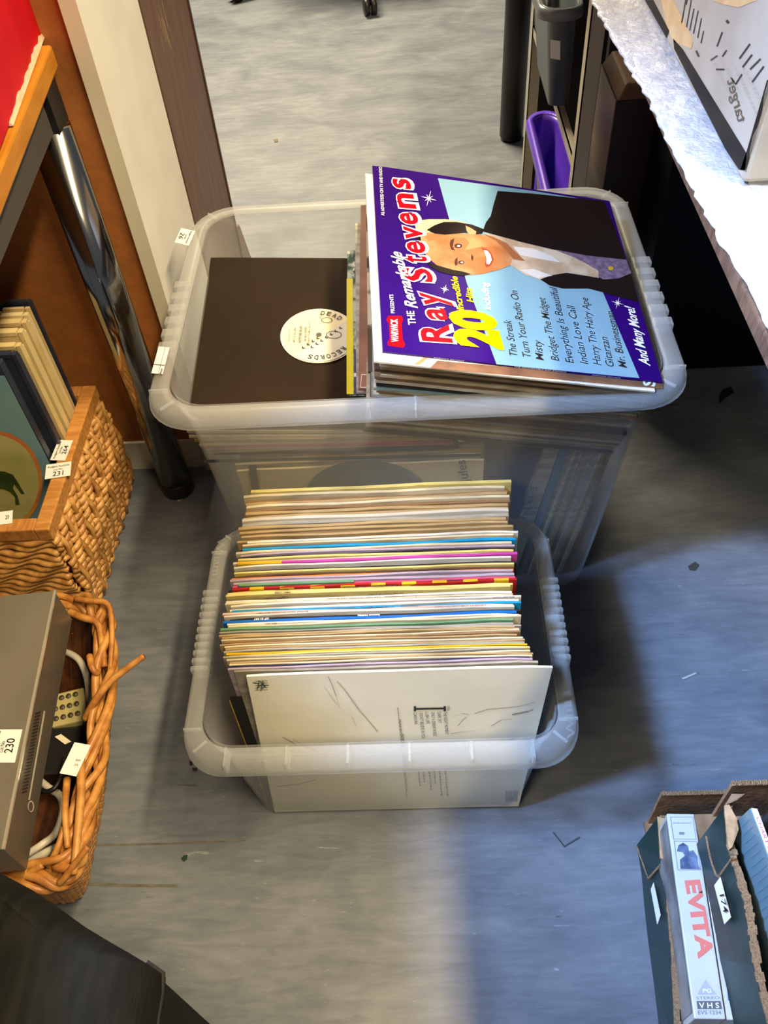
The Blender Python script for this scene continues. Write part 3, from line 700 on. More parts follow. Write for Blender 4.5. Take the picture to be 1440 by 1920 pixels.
crack([(890, 1338), (915, 1330), (950, 1327), (975, 1324), (1004, 1316)]); crack([(920, 1362), (940, 1350), (960, 1348)]); crack([(960, 1340), (990, 1334), (1000, 1330)], 2)
crack([(938, 1390), (955, 1388), (966, 1384)], 1.6); crack([(848, 1344), (866, 1338), (880, 1340)], .8); crack([(858, 1362), (868, 1350), (874, 1345)], 1.5); crack([(550, 1385), (570, 1400), (600, 1410)], .8)
crack([(520, 1475), (560, 1470), (592, 1462)], 1.4); crack([(845, 1376), (870, 1372), (890, 1370)], .8); crack([(660, 1345), (668, 1362)], .8); crack([(530, 1382), (548, 1392), (556, 1398)], 1.5)
g.build('crease_marks', mat('crease_grey', (140, 134, 124), .7), FS)
# thin black/yellow sleeve peeping out at the left of the silver one
g = MB(); sleeve_mesh(g, Vector((-.2135, ysl + .006, .0055)), Vector((1, 0, 0)), Vector((-.004, .02, .27)).normalized(), n, .30, .262, .002, .0003, 5)
s = g.build('record_sleeve', cardm('black')); tag(s, 'short black and yellow sleeve tucked right behind the silver sleeve, yellow left edge', 'record sleeve', 'records standing in the small bin')
m = MB(); m.obox((-.2139, ysl + .003, .03), Vector((-.0038, .0185, .25)).normalized() * .235, (.0006, 0, 0), (0, .0012, 0)); m.build('yellow_edge', cardm('yellow'), s)

# ---- big bin: uprights below, piles on top
def upright(o, u, v, wd, ht, t, c, label, seed, name='record_sleeve', m=None):
    g = MB(); u = Vector(u).normalized(); v = Vector(v).normalized(); n = v.cross(u).normalized()
    sleeve_mesh(g, Vector(o), u, v, n, wd, ht, t, .0006, seed)
    s = g.build(name, m or cardm(c)); tag(s, label, 'record sleeve', 'records standing in the large bin'); return s
yf = .782
up_v = (0, -.030, .31)
fsv = upright((-.236, yf, .006), (1, 0, 0), up_v, .318, .300, .003, 'tan', 'cream sleeve with dark oval ring facing out through the large bin', 50, m=mat('cream_print', (190, 176, 140), .6, (176, 160, 124), 12))
vv = Vector(up_v).normalized(); nn_ = vv.cross(Vector((1, 0, 0))).normalized()
if nn_.y > 0: nn_ = -nn_
pl = Plane(Vector((-.236, yf, .006)) + nn_ * .0034, nn_, .0005)
g = MB(); pl.poly(g, [(466, 872), (480, 872), (492, 960), (478, 960)]); pl.poly(g, [(380, 862), (904, 850), (903, 856), (382, 868)]); g.build('printed_border', mat('slate_print', (58, 66, 66), .6), fsv)
g = MB(); E0 = ell(686, 925, 112, 62, 40); E1 = ell(686, 925, 100, 52, 40)
for i in range(40): pl.poly(g, [E0[i], E0[(i + 1) % 40], E1[(i + 1) % 40], E1[i]], 1.4)
g.build('oval_ring', mat('ring_print', (96, 104, 100), .6), fsv)
g = MB(); pl.poly(g, E1, 1.1); g.build('oval_picture', mat('olive_print', (108, 106, 84), .6, (92, 92, 74), 20), fsv)
g = MB(); pl.text(g, 'Jules', (880, 905), (872, 862), (-18, 2), .01); g.build('lettering', MATS['slate_print'], fsv)
for k in range(5):
    upright((-.238 + .002 * k, yf + .006 + .005 * k, .006), (1, 0, 0), up_v, .316, .305 + .002 * (k % 2), .0038, ['cream', 'tan', 'grey', 'cream', 'dusty brown'][k], f'{["cream", "tan", "grey", "pale cream", "brown"][k]} sleeve, {ordn(k + 1)} behind the oval ring sleeve in the large bin', 60 + k)
upright((.060, yf + .038, .006), (1, 0, 0), up_v, .118, .295, .004, 'navy', 'dark navy sleeve between the oval ring sleeve and handwritten one', 70, m=mat('navy_card', (20, 26, 38), .6))
# sleeves standing edge-on along the right-hand wall, leaning with it
tilt = Vector((.046, 0, .30)).normalized()
cols = [('pale cream', 'cream', .022, 'broad cream'), ('b', 'blue', .012, 'broad blue'), ('', 'grey', .006, 'grey'), ('', 'cream', .004, 'cream'), ('', 'grey', .006, 'dull grey'), ('', 'white', .004, 'white'), ('', 'tan', .006, 'tan'), ('', 'grey', .005, 'mid grey'), ('', 'cream', .004, 'off-white'), ('', 'grey', .006, 'stone grey'), ('', 'white', .004, 'clean white'), ('', 'tan', .007, 'sandy'), ('', 'grey', .006, 'pale grey')]
x = .121
for k, (_, c, wd, ds) in enumerate(cols):
    mm = mat('blue_grey_card', (64, 100, 122), .6) if c == 'blue' else None
    g = MB(); sleeve_mesh(g, Vector((x, yf + .004 + .002 * (k % 3), .006)), Vector((0, 1, 0)), tilt, Vector((1, 0, -.15)).normalized(), .300, .312 - .002 * (k % 3), wd * .88, .0003, 80 + k)
    s = g.build('record_sleeve', mm or cardm(c)); tag(s, f'{ds} sleeve edge, {ordn(k + 1)} from the left along the right wall of the large bin', 'record sleeve', 'records standing edge-on in the large bin')
    if k == 0:
        m = MB(); o_ = Vector((x + .004, yf - .0006, .05)); letters(m, 'ERNIE', o_ + tilt * .17, tilt * -.10, Vector((.009, 0, 0)), .0); m.build('handwriting', mat('red_brown_ink', (120, 72, 56), .6), s)
    x += wd
LPS = .32
def frame(A, Bk, Cc): return Vector(A), Vector(Bk), Vector(Cc)
def pile(fr0, fr1, n, pick, label, group, jit, t=None, seed=1):
    r = random.Random(seed); out = []
    for k in range(n):
        s_ = k / (n - 1) if n > 1 else 1
        A, Bk, Cc = [fr0[i].lerp(fr1[i], s_) for i in range(3)]
        u = (Cc - A); v = (Bk - A); u.normalize(); v = (v - u * v.dot(u)).normalized(); nrm = u.cross(v).normalized()
        sep = (fr1[0] - fr0[0]).dot(nrm) / max(n - 1, 1)
        jx, jy, ja = r.uniform(-jit, jit), r.uniform(-jit * .4, jit * .6), r.uniform(-.012, .012)
        if k == n - 1: jx = jy = ja = 0
        u2 = (u * math.cos(ja) + v * math.sin(ja)).normalized(); v2 = nrm.cross(u2)
        g = MB(); c = pick[k % len(pick)]; tt_ = min(max(sep * .8, .0012), .0042)
        sleeve_mesh(g, A + u * jx + v * jy - nrm * tt_, u2, v2, nrm, .315, .315, tt_, .0007, seed * 50 + k)
        s = g.build('record_sleeve', cardm(c)); tag(s, label(k, c), 'record sleeve', group); out.append((s, A, u, v, nrm))
    return out
# left pile, black sleeve on top
blkA, blkB, blkC = Vector((-.286, .760, .377)), Vector((-.289, 1.078, .410)), Vector((.033, .765, .353))
lowA, lowB, lowC = Vector((-.268, .764, .3255)), Vector((-.268, 1.079, .330)), Vector((.047, .764, .322))
names = ['navy', 'tan', 'cream', 'lilac', 'grey', 'cream', 'pink', 'tan', 'dusty brown', 'grey']
def lab_left(k, c): return f'{c} sleeve lying flat, {ordn(10 - k)} under the black sleeve in the large bin'
P1 = pile((lowA, lowB, lowC), (blkA - Vector((0, 0, .0045)), blkB - Vector((0, 0, .0045)), blkC - Vector((0, 0, .0045))), 10, ['navy', 'cream', 'grey', 'pink', 'cream', 'lilac', 'tan', 'cream', 'grey', 'cream'], lab_left, 'records lying flat under the black sleeve', .004, seed=2)
u = (blkC - blkA).normalized(); v = (blkB - blkA); v = (v - u * v.dot(u)).normalized(); nr = u.cross(v).normalized()
BLKS = mat('black_matt_card', (46, 36, 27), .75, (41, 32, 24), 8, bump=.04, spec=.06)
BLT = thing('black_record_sleeve', 'plain black record sleeve with round cream centre label showing', 'record sleeve', blkA)
g = MB(); sleeve_mesh(g, blkA, u, v, nr, .316, .3185, .002, .0004, 3); g.build('sleeve', BLKS, BLT)
pl = Plane(blkA + nr * .0026, nr, .0004)
cen = pl.px((598, 629)); 
def disc(mb, c, r, k, n=48, a0=0, a1=360):
    pts = [c + (u * math.cos(math.radians(a0 + (a1 - a0) * i / n)) + v * math.sin(math.radians(a0 + (a1 - a0) * i / n))) * r + nr * .0004 * k for i in range(n if a1 - a0 == 360 else n + 1)]
    return mb.face(pts)
g = MB(); disc(g, cen, .0515, 1); g.build('label_rim', mat('label_white', (226, 222, 214), .4), BLT)
g = MB(); disc(g, cen, .0495, 2); LB = g.build('centre_label', mat('label_cream', (232, 222, 188), .5), BLT, label='round cream record label')
g = MB(); disc(g, cen, .0495, 3, 30, -128, 38); g.build('white_half', mat('label_paper', (214, 212, 206), .5), LB)
g = MB(); disc(g, cen, .0038, 4.5, 20); g.build('spindle_hole', mat('hole_grey', (70, 62, 60), .5), LB)
g = MB()
def loc(x, y, k=4): return cen + u * x + v * y + nr * .0004 * k
for (body, x, y0, y1, h) in (('DEAD ON 45', -.0195, .0145, -.0125, .0032), ('IVOR BIGGUN', -.0265, .0165, -.0155, .0036), ("And The D Cups", -.0335, .0135, -.0150, .003), ('EXTRA FAMOUS VERSION', -.0245 + .0105, .0225, -.0185, .0018), ('Written and Produced', -.040, .010, -.012, .0016), ('ROY 01', .000, .041, .030, .0026)):
    letters(g, body, loc(x, y0), v * (y1 - y0), u * h, .004)
def arc(body, r, a0, a1, h, flip=False):
    n = len(body)
    for i, ch in enumerate(body):
        a = math.radians(a0 + (a1 - a0) * i / (n - 1)); rad = u * math.cos(a) + v * math.sin(a); tan = u * math.sin(a) - v * math.cos(a)
        letters(g, ch, cen + rad * r - tan * h * .35 + nr * .0016, tan * h * .72, rad * h, .02)
arc('DEAD', .0385, 84, 50, .0075); arc('RECORDS', .0385, -38, -104, .0075)
for k in range(11):       # tyre tread marks running across
    for s2 in (-2, -1, 0, 1):
        base = loc(-.034 + k * .0062 + s2 * .0052, -.034 + k * .0060 - s2 * .0050 - .004, 4)
        rel = base - cen
        if rel.length < .034 and rel.dot(u) * .62 - rel.dot(v) * .78 > .004:
            g.face([base, base + u * .0040, base + u * .0040 + v * .0017, base + v * .0017]); g.face([base + v * .0017, base + u * .0016 + v * .0017, base + u * .0016 + v * .0042, base + v * .0042])
for (x, y, r_) in ((.020, .0, .007), (.010, .028, .005)):   # two little line-drawn animals
    pts = [(x + r_ * math.cos(t * .7) * 1.5, y + r_ * math.sin(t * .7)) for t in range(9)]
    for p, q in zip(pts, pts[1:] + pts[:1]):
        a_ = loc(*p); b_ = loc(*q); d_ = (b_ - a_).normalized(); s_ = nr.cross(d_) * .00045
        g.face([a_ + s_, b_ + s_, b_ - s_, a_ - s_])
g.build('label_print', INK, LB)

# right pile under the purple cover
botA, botC = PYy(684, 808, .757), PYy(1150, 850, .757)
botB = Vector((botA.x + .0, 1.070, botA.z + .028))
topA, topB, topC = Vector((-.034, .709, .523)), Vector((-.045, 1.026, .563)), Vector((.276, .729, .444))
def lower(P, d): return P - Vector((0, 0, d))
pk = ['tan', 'black', 'grey', 'cream', 'dusty brown', 'white', 'tan', 'grey', 'cream', 'brown', 'tan', 'cream', 'grey', 'white', 'tan', 'cream', 'blue', 'black', 'white', 'dusty brown', 'cream', 'brown', 'tan', 'cream', 'tan', 'white']
NP = 26
def lab_r(k, c): return f'{c if c != "blue" else "blue-grey"} sleeve in the slanting pile, {ordn(NP - k)} below the purple cover'
COL['blue_'] = (96, 132, 138)
P2 = pile((botA, botB, botC), (lower(topA, .006), lower(topB, .006), lower(topC, .006)), NP, pk, lab_r, 'records in the slanting pile under the purple cover', .005, seed=6)
for s, *_ in P2:
    if s.data.materials[0] == MATS.get('card_blue'): s.data.materials[0] = mat('card_blue_grey', (98, 130, 134), .5)
# the four that fan out to the left of the pile
def fan(pA, pB, zA, zB, wu, c, label, m=None, name='record_sleeve', t=.003, wv=.315):
    A = PZ(pA[0], pA[1], zA); Bk = PZ(pB[0], pB[1], zB); v = (Bk - A).normalized(); u = Vector((1, 0, -.12)); u = (u - v * u.dot(v)).normalized(); n = u.cross(v).normalized()
    g = MB(); sleeve_mesh(g, A, u, v, n, wu, (Bk - A).length, t, .0004, int(pA[0])); s = g.build(name, m or cardm(c)); tag(s, label, 'record sleeve', 'sleeves fanned out left of the slanting pile'); return s, A, u, v, n
GREENM = mat('crinkled_green', (66, 92, 84), .25, (190, 198, 190), 70, sharp=.25, bump=.5, bscale=60)
s1, A, u_, v_, n_ = fan((651, 742), (651, 472), .388, .4235, .12, 'navy', 'green and navy sleeve with yellow spine strip beside the black sleeve', m=GREENM)
m = MB(); m.obox(A - u_ * .0008 + v_ * .0 + n_ * .0031, u_ * .0085, v_ * .205, n_ * .0006); m.build('yellow_strip', mat('vivid_yellow', (232, 214, 10), .4), s1)
m = MB(); m.obox(A + u_ * .0085 + n_ * .0031, u_ * .02, v_ * .075, n_ * .0005); m.build('navy_corner', mat('deep_blue', (34, 34, 98), .4), s1)
m = MB(); m.obox(A + u_ * .0085 + v_ * .028 + n_ * .0037, u_ * .014, v_ * .006, n_ * .0004); m.build('white_box', WHITEINK, s1)
s2, A, u_, v_, n_ = fan((668, 738), (666, 420), .399, .452, .12, 'white', 'white sleeve fanned out left of the brown printed sleeve', t=.0022)
s3, A, u_, v_, n_ = fan((672, 732), (676, 388), .410, .466, .13, 'brown', 'brown printed sleeve with outlined letter in its corner, left of the pile', m=mat('terracotta_print', (150, 100, 78), .4, (128, 80, 62), 25, bump=.1), t=.0035)
plb = Plane(A + n_ * .004, n_, .0005)
m = MB()
for (p, q) in (((678, 702), (706, 704)), ((706, 704), (706, 722)), ((678, 702), (676, 726)), ((676, 726), (706, 727))):
    dx, dy = q[0] - p[0], q[1] - p[1]; L_ = math.hypot(dx, dy); ux, uy = -dy / L_ * .7, dx / L_ * .7
    plb.poly(m, [(p[0] + ux, p[1] + uy), (q[0] + ux, q[1] + uy), (q[0] - ux, q[1] - uy), (p[0] - ux, p[1] - uy)])
plb.text(m, 'n', (706, 722), (706, 708), (-13, 0), .03)
plb.text(m, 'splicing', (704, 700), (699, 668), (-7, 0), .015)
m.build('lettering', mat('cream_ink', (232, 220, 200), .5), s3)
s4, A, u_, v_, n_ = fan((690, 700), (686, 352), .438, .490, .14, 'cream', 'dark glossy sleeve with cream marks, left of the pile under the white one', m=mat('dark_glossy', (84, 72, 60), .2, (196, 184, 150), 22, (1, 1, 1), sharp=.15), t=.003)

# white and brown sleeve just under the top one
u = (topC - topA).normalized(); v = (topB - topA); v = (v - u * v.dot(u)).normalized(); nr = u.cross(v).normalized()
WB = thing('record_sleeve', 'cream and brown sleeve directly under the purple cover, sticking out below', 'record sleeve', topA)
g = MB(); sleeve_mesh(g, topA - u * .009 - v * .013 - nr * .0052, u, v, nr, .318, .318, .0022, .0005, 8); g.build('sleeve', mat('warm_white_card', (226, 214, 190), .35), WB)
plw = Plane(topA - nr * .0030, nr, .0004)
g = MB(); plw.poly(g, [(820, 676), (1243, 715), (1243, 729), (806, 690)]); g.build('brown_print', mat('brown_photo', (140, 98, 70), .4, (108, 74, 54), 30), WB)
g = MB(); plw.poly(g, [(794, 670), (802, 671), (786, 684), (776, 683)], 1.6); g.build('tan_stripe', mat('tan_print', (182, 130, 82), .4), WB)
g = MB(); plw.text(g, 'S', (1228, 725), (1228, 712), (-22, -2), .03, 0, 2); g.build('lettering', WHITEINK, WB)

# ---- the purple cover
LP = thing('record_sleeve', 'purple and light blue record cover with a smiling man, on top of the pile', 'record sleeve', topA)
LP['group'] = 'records in the slanting pile under the purple cover'
PUR = mat('cover_purple', (46, 12, 102), .16, (40, 9, 94), 6, spec=.3)
# the cover bends a little: far right corner curls upwards
def bend(s_, q): return nr * (.004 * math.sin(s_ * 3.1) * q)
g = MB(); sleeve_mesh(g, topA - nr * .0026, u, v, nr, LPS, LPS, .0026, .0002, 21); g.build('sleeve', PUR, LP)
pc = Plane(topA, nr, .00015)
def cov(name, pts, col, k, rough=.3, label=None, c2=None, sc_=30):
    lst = pts if isinstance(pts[0][0], (tuple, list)) else [pts]
    for p in lst[:-1]: g = MB(); pc.poly(g, p, k); g.build(name, mat(name + '_ink', col, .16, c2, sc_, spec=.3), LP, label=label)
    g = MB(); pc.poly(g, lst[-1], k)
    return g.build(name, mat(name + '_ink', col, .16, c2, sc_, spec=.3), LP, label=label)
cov('sky_panel', [(821, 334), (1000, 358), (1085, 372), (1110, 470), (1130, 547), (1199, 709), (931, 683), (875, 530)], (118, 158, 176), 1.2, c2=(130, 166, 182), sc_=5, label='light blue panel')
cov('jacket_print', [[(933, 358), (1000, 363), (1132, 377), (1146, 410), (1174, 488), (1100, 480), (1041, 469), (970, 452), (905, 434), (911, 417), (920, 405), (925, 385)],
     [(1012, 523), (1037, 507), (1065, 512), (1122, 521), (1183, 511), (1197, 566), (1180, 561), (1159, 556), (1130, 548), (1103, 541), (1055, 541), (1030, 535)]], (30, 22, 20), 2)
cov('waistcoat_print', [(1041, 468), (1100, 479), (1174, 487), (1184, 512), (1160, 522), (1131, 524), (1105, 508), (1070, 486)], (122, 104, 128), 3, c2=(92, 78, 100), sc_=160)
cov('shirt_print', [(909, 437), (945, 445), (985, 456), (1041, 469), (1070, 480), (1095, 492), (1122, 508), (1122, 521), (1100, 517), (1065, 511), (1034, 516), (1012, 524), (985, 515), (957, 497), (950, 470)], (196, 182, 160), 3.4, c2=(172, 148, 122), sc_=40)
cov('collar_print', [[(962, 462), (1000, 466), (1035, 480), (1050, 492), (1015, 486), (975, 478)], [(975, 506), (1000, 504), (1036, 517), (1006, 521)]], (206, 202, 198), 4)
cov('halo_print', [(776, 415), (805, 411), (835, 411), (865, 415), (890, 424), (880, 430), (810, 432), (798, 445), (790, 470), (783, 440)], (232, 214, 140), 3)
cov('face_print', [(790, 440), (810, 433), (840, 436), (872, 438), (896, 439), (915, 443), (938, 458), (953, 473), (961, 486), (956, 498), (934, 506), (907, 513), (882, 516), (851, 512), (822, 500), (801, 482), (790, 462)], (192, 138, 92), 4, label='smiling face', c2=(170, 104, 62), sc_=28)
cov('neck_print', [(904, 438), (925, 444), (950, 456), (975, 480), (985, 490), (962, 486), (950, 470), (930, 452)], (150, 96, 62), 4.6)
cov('cheek_shade', [[(838, 452), (850, 444), (872, 446), (880, 455), (870, 470), (856, 476), (846, 470)], [(868, 470), (890, 465), (905, 462), (925, 466), (932, 474), (912, 468), (896, 476), (886, 484)], [(796, 440), (820, 437), (838, 440), (822, 448), (802, 452)]], (172, 108, 66), 4.6)
cov('hair_print', [[(800, 431), (815, 422), (832, 416), (857, 416), (885, 421), (908, 430), (904, 438), (890, 440), (873, 436), (856, 438), (834, 440), (815, 438)], [(799, 490), (812, 495), (829, 500), (850, 506), (868, 509), (884, 514), (868, 517), (845, 515), (823, 509), (806, 500)], [(780, 442), (789, 444), (790, 455), (796, 462), (786, 460)]], (26, 18, 16), 5.2)
cov('ear_print', [(873, 423), (884, 428), (893, 434), (892, 440), (880, 440), (875, 433)], (206, 146, 104), 5.8)
cov('eyes_print', [ell(859, 461, 7.5, 4.5, 14), ell(865, 492, 6, 3.4, 14), [(845, 450), (852, 447), (849, 462), (853, 470), (846, 468), (843, 458)], [(853, 486), (858, 482), (858, 496), (854, 498), (852, 493)], [(884, 476), (888, 482), (886, 490), (883, 484)]], (74, 40, 26), 5.4)
cov('eye_whites', [ell(860, 461, 3.2, 1.8, 10), ell(866, 492, 2.8, 1.5, 10)], (220, 206, 190), 6)
cov('lips_print', [(902, 464), (912, 466), (921, 474), (926, 486), (921, 497), (912, 502), (909, 496), (911, 486), (908, 474)], (150, 66, 48), 5.4)
cov('teeth_print', [(907, 469), (914, 470), (920, 478), (922, 488), (917, 496), (912, 494), (912, 484)], (244, 240, 236), 6)
cov('button_print', ell(1145, 503, 5, 4, 12), (176, 150, 50), 4.4)
cov('scroll_logo', [[(728, 592), (753, 592), (756, 600), (753, 606), (755, 636), (760, 646), (756, 652), (728, 648), (726, 642), (731, 636), (729, 606), (724, 600)]], (186, 10, 24), 2, label='red scroll logo')
def covtext(name, items, m, off=0.0, k=6.5):
    for it in items: g = MB(); pc.text(g, it[0], it[1], it[2], it[3], it[5] if len(it) > 5 else off, it[4] if len(it) > 4 else 0, k); g.build(name, m, LP)
RED = mat('title_red', (186, 8, 24), .16, spec=.3); YEL = mat('title_yellow', (226, 204, 0), .16, spec=.3); WI = WHITEINK
# outlined title, R A Y then S T E V E N S growing along a rising line
tl = [('R', (851, 645), (842, 606), (-58, -4)), ('a', (842, 603), (834, 576), (-54, -4)), ('y', (836, 576), (822, 548), (-54, -4)), ('S', (816, 532), (806, 502), (-54, -4)), ('t', (804, 496), (800, 479), (-52, -4)), ('e', (801, 478), (796, 452), (-50, -4)), ('v', (797, 452), (790, 424), (-50, -4)), ('e', (788, 424), (782, 398), (-49, -4)), ('n', (783, 394), (776, 362), (-48, -4)), ('s', (774, 357), (768, 334), (-48, -4))]
covtext('title_outline', [(b, p, q, (uu[0], uu[1]), 0, .075) for b, p, q, uu in tl], WI, k=6.2)
covtext('title_lettering', [(b, (p[0] - 3, p[1] - 2), (q[0] - 3, q[1] + 2), (uu[0] * .95, uu[1]), 0, .025) for b, p, q, uu in tl], RED, k=7.2)
covtext('number_lettering', [('20', (939, 656), (920, 586), (-78, -8), 0, .06)], YEL, k=6.6)
covtext('hits_lettering', [('Incredible', (870, 582), (857, 519), (-13, -1), .2, .02), ('Hits', (889, 567), (884, 541), (-13, -1), .2, .02)], YEL, k=7)
covtext('white_lettering', [('AS ADVERTISED ON TV AND RADIO', (721, 404), (716, 313), (-6, 0)), ('PRESENTS', (740, 587), (737, 552), (-7, 0)), ('THE', (780, 609), (776, 583), (-14, 0), 0, .015), ('Remarkable', (783, 578), (752, 474), (-22, -2), .25, .02), ('WARWICK', (747, 641), (745, 598), (-13, 0), 0, .02), ('including', (921, 581), (914, 530), (-14, -1), .2, .01), ('And Many More!', (1219, 686), (1189, 578), (-19, -3), .2, .02)], WI, k=7.6)
songs = [('The Streak', (971, 670), (958, 601)), ('Turn Your Radio On', (996, 672), (970, 546)), ('Misty', (1020, 676), (1014, 639)), ('Bridget The Midget', (1049, 677), (1022, 559)), ('Everything Is Beautiful', (1076, 681), (1044, 541)), ('Indian Love Call', (1103, 683), (1077, 575)), ('Harry The Hairy Ape', (1128, 685), (1102, 559)), ('Gitarzan', (1152, 689), (1139, 633)), ('Mr. Businessman', (1176, 690), (1150, 585))]
covtext('song_list', [(b, p, q, (-15, -1), .22, .004) for b, p, q in songs], INK, k=3)
def star(cx, cy, r, k):
    g = MB()
    for a in range(0, 360, 45):
        rr2 = r * (1 if a % 90 == 0 else .6); ca, sa = math.cos(math.radians(a + 15)), math.sin(math.radians(a + 15))
        pc.poly(g, [(cx - sa * 1.0, cy + ca * 1.0), (cx + ca * rr2, cy + sa * rr2), (cx + sa * 1.0, cy - ca * 1.0)], k)
    return g
for cx2, cy2, r2 in ((804, 372, 16), (834, 542, 9), (1158, 568, 12)): star(cx2, cy2, r2, 3).build('sparkle', WI, LP)
g = MB(); e_ = topA - nr * .0013; letters(g, 'WARWICK RECORDS', e_ + u * .055 - v * .0004, u * .034, nr * .0016, 0, 0, .0003); letters(g, 'THE REMARKABLE RAY STEVENS', e_ + u * .145 - v * .0004, u * .06, nr * .0016, 0, 0, .0003); letters(g, 'WARWICK RECORDS', e_ + u * .235 - v * .0004, u * .034, nr * .0016, 0, 0, .0003)
g.build('spine_lettering', WHITEINK, LP)

# ================================================================== wooden-rimmed wicker crate on the left
def wicker(cA, cB):
    m = mat('wicker_' + str(cA[0]), cA, .42, cB, 60, (1, 1, 1), bump=.1); return m
WK = wicker((208, 156, 88), (164, 112, 54))
def weave(mb, o, u, v, out, lu, lv, rows, per, amp, r, slant, u2=None, bulge=0.0, seed=0):
    """rows of canes running in and out along u; u2: length factor at the bottom"""
    q = random.Random(seed); nseg = int(lu / per * 8)
    for j in range(rows):
        t = (j + .5) / rows; L_ = lu * (1 + ((u2 or 1) - 1) * t); ph = j * slant + q.uniform(-.25, .25); path = []; jr = q.uniform(.88, 1.1)
        for i in range(nseg + 1):
            s_ = i / nseg; b_ = bulge * math.sin(math.pi * t)
            wv_ = math.sin(2 * math.pi * (s_ * L_ / per) + ph)
            path.append(o + u * ((s_ - .5) * L_ + lu * .5) + v * (lv * t + .0022 * math.cos(2 * math.pi * (s_ * L_ / per) + ph)) + out * (wv_ * amp + b_))
        mb.tube(path, r * jr, 6)
zr = .222
K1 = PZ(172, 722, zr); K0 = PZ(100, 992, zr)
cxr = (K1.x + K0.x) / 2; ya_, yb_ = K0.y, min(K1.y, 1.045)
WC = thing('wicker_crate', 'wicker crate with a pale wooden rim, holding stacked pictures', 'crate', (cxr - .2, (ya_ + yb_) / 2, 0))
PINE = mat('pine_rim', (204, 146, 78), .45, (180, 120, 58), 12, (2, 14, 14), bump=.05)
xw = cxr - .42
g = MB(); g.box((cxr - .022, ya_, zr - .024), (cxr, yb_, zr)); g.build('rim_rail', PINE, WC, bevel=.002)
PINE2 = mat('pine_rim_across', (198, 138, 74), .45, (172, 112, 54), 12, (14, 2, 14), bump=.05)
g = MB(); g.box((xw, ya_, zr - .024), (cxr - .022, ya_ + .022, zr)); g.build('rim_rail', PINE2, WC, bevel=.002)
g = MB(); g.box((xw, yb_ - .022, zr - .024), (cxr - .022, yb_, zr)); g.build('rim_rail', PINE2, WC, bevel=.002)
g = MB(); g.box((xw - .022, ya_, zr - .024), (xw, yb_, zr)); g.build('rim_rail', PINE, WC, bevel=.002)
g = MB(); g.smooth = True; dn = Vector((0, 0, -1))
weave(g, Vector((cxr - .006, ya_ + .002, zr - .026)), Vector((0, 1, 0)), dn, Vector((1, 0, 0)), yb_ - ya_ - .004, zr - .030, 19, .030, .0042, .0054, 1.2, seed=1, bulge=.008)
for k in range(9):
    y = ya_ + .012 + k * (yb_ - ya_ - .024) / 8; pth = [(cxr - .001 + .008 * math.sin(math.pi * i / 8) + .0035 * math.sin(i * 1.9 + k), y, zr - .026 - i * (zr - .03) / 8) for i in range(9)]; g.tube(pth, .0042, 6)
g.build('woven_side', WK, WC)
g = MB(); g.smooth = True
weave(g, Vector((xw, ya_ + .006, zr - .026)), Vector((1, 0, 0)), dn, Vector((0, -1, 0)), cxr - xw - .004, zr - .030, 19, .062, .0042, .0054, 1.2, seed=2, bulge=.010)
g.build('woven_front', WK, WC)
g = MB(); g.box((xw, ya_ + .012, .004), (cxr - .014, ya_ + .016, zr - .024)); g.box((cxr - .018, ya_ + .012, .004), (cxr - .014, yb_ - .012, zr - .024)); g.box((xw, ya_ + .012, .004), (cxr - .014, yb_ - .012, .010)); g.box((xw, yb_ - .016, .004), (cxr - .014, yb_ - .012, zr - .024)); g.box((xw, ya_ + .012, .004), (xw + .004, yb_ - .012, zr - .024))
g.build('inner_lining', mat('dark_wicker', (92, 58, 26), .7), WC)
def stk_px(parent, pO, pX, pY, z, lines, name='lot_sticker'):
    a = PZ(*pO, z); b = PZ(*pX, z); c = PZ(*pY, z); return sticker(parent, a, b - a, c - a, lines, name)
A_ = PZ(122, 864, zr + .0006); B_ = PZ(137, 826, zr + .0006); D_ = PZ(94, 863, zr + .0006)
sticker(WC, A_, B_ - A_, D_ - A_, lot('264'))
A_ = PZ(84, 899, zr + .0014); B_ = PZ(132, 892, zr + .0014); D_ = PZ(87, 872, zr + .0014)
sticker(WC, A_, B_ - A_, D_ - A_, lot('231'))
A_ = PZ(-30, 988, zr + .0006); B_ = PZ(23, 981, zr + .0006); D_ = PZ(-28, 964, zr + .0006)
sticker(WC, A_, B_ - A_, D_ - A_, [('20', .75, .88, .35, .3)])
# boards standing in it
NAVY = mat('navy_frame', (52, 58, 76), .4, (42, 48, 64), 10)
CRM = mat('cream_mount', (222, 200, 146), .5, (206, 182, 126), 16)
def board(pxr, ptop, y, th, m, label, name='picture_board', drop=0.0):
    P = PYy(pxr, ptop, y); t = thing(name, label, 'picture', (P.x - .15, y, .012))
    xr = min(P.x, cxr - .026)
    g = MB(); g.box((xr - .30, y, .012), (xr, y + th, P.z - .006)); g.build('panel', m, t, bevel=.0015)
    g = MB(); g.box((xr - .0055, y - .0015, .012), (xr + .0005, y + th * .6, P.z)); g.build('side_edge', m, t)
    g = MB(); x = xr - .008
    while x > xr - .28:
        l = .03; g.box((x - l, y - .001, P.z - .006), (x, y + th * .7, P.z)); x -= l + .008
    g.build('top_hinge', m, t); return t, xr, P.z
board(57, 563, 1.008, .006, NAVY, 'navy blue board at the very back of the wicker crate', )
board(54, 577, .996, .005, CRM, 'cream board directly in front of the backmost navy board')
board(51, 590, .982, .010, mat('cream_mount_light', (230, 212, 164), .5), 'thick cream board with clip notches, second from the back navy board')
board(48, 604, .962, .014, CRM, 'wide cream board in the middle of the wicker crate')
board(44, 622, .942, .014, mat('cream_mount_mid', (216, 196, 144), .5), 'yellowish cream board behind the front navy boards')
board(37, 648, .922, .012, CRM, 'cream board touching the front navy board from behind')
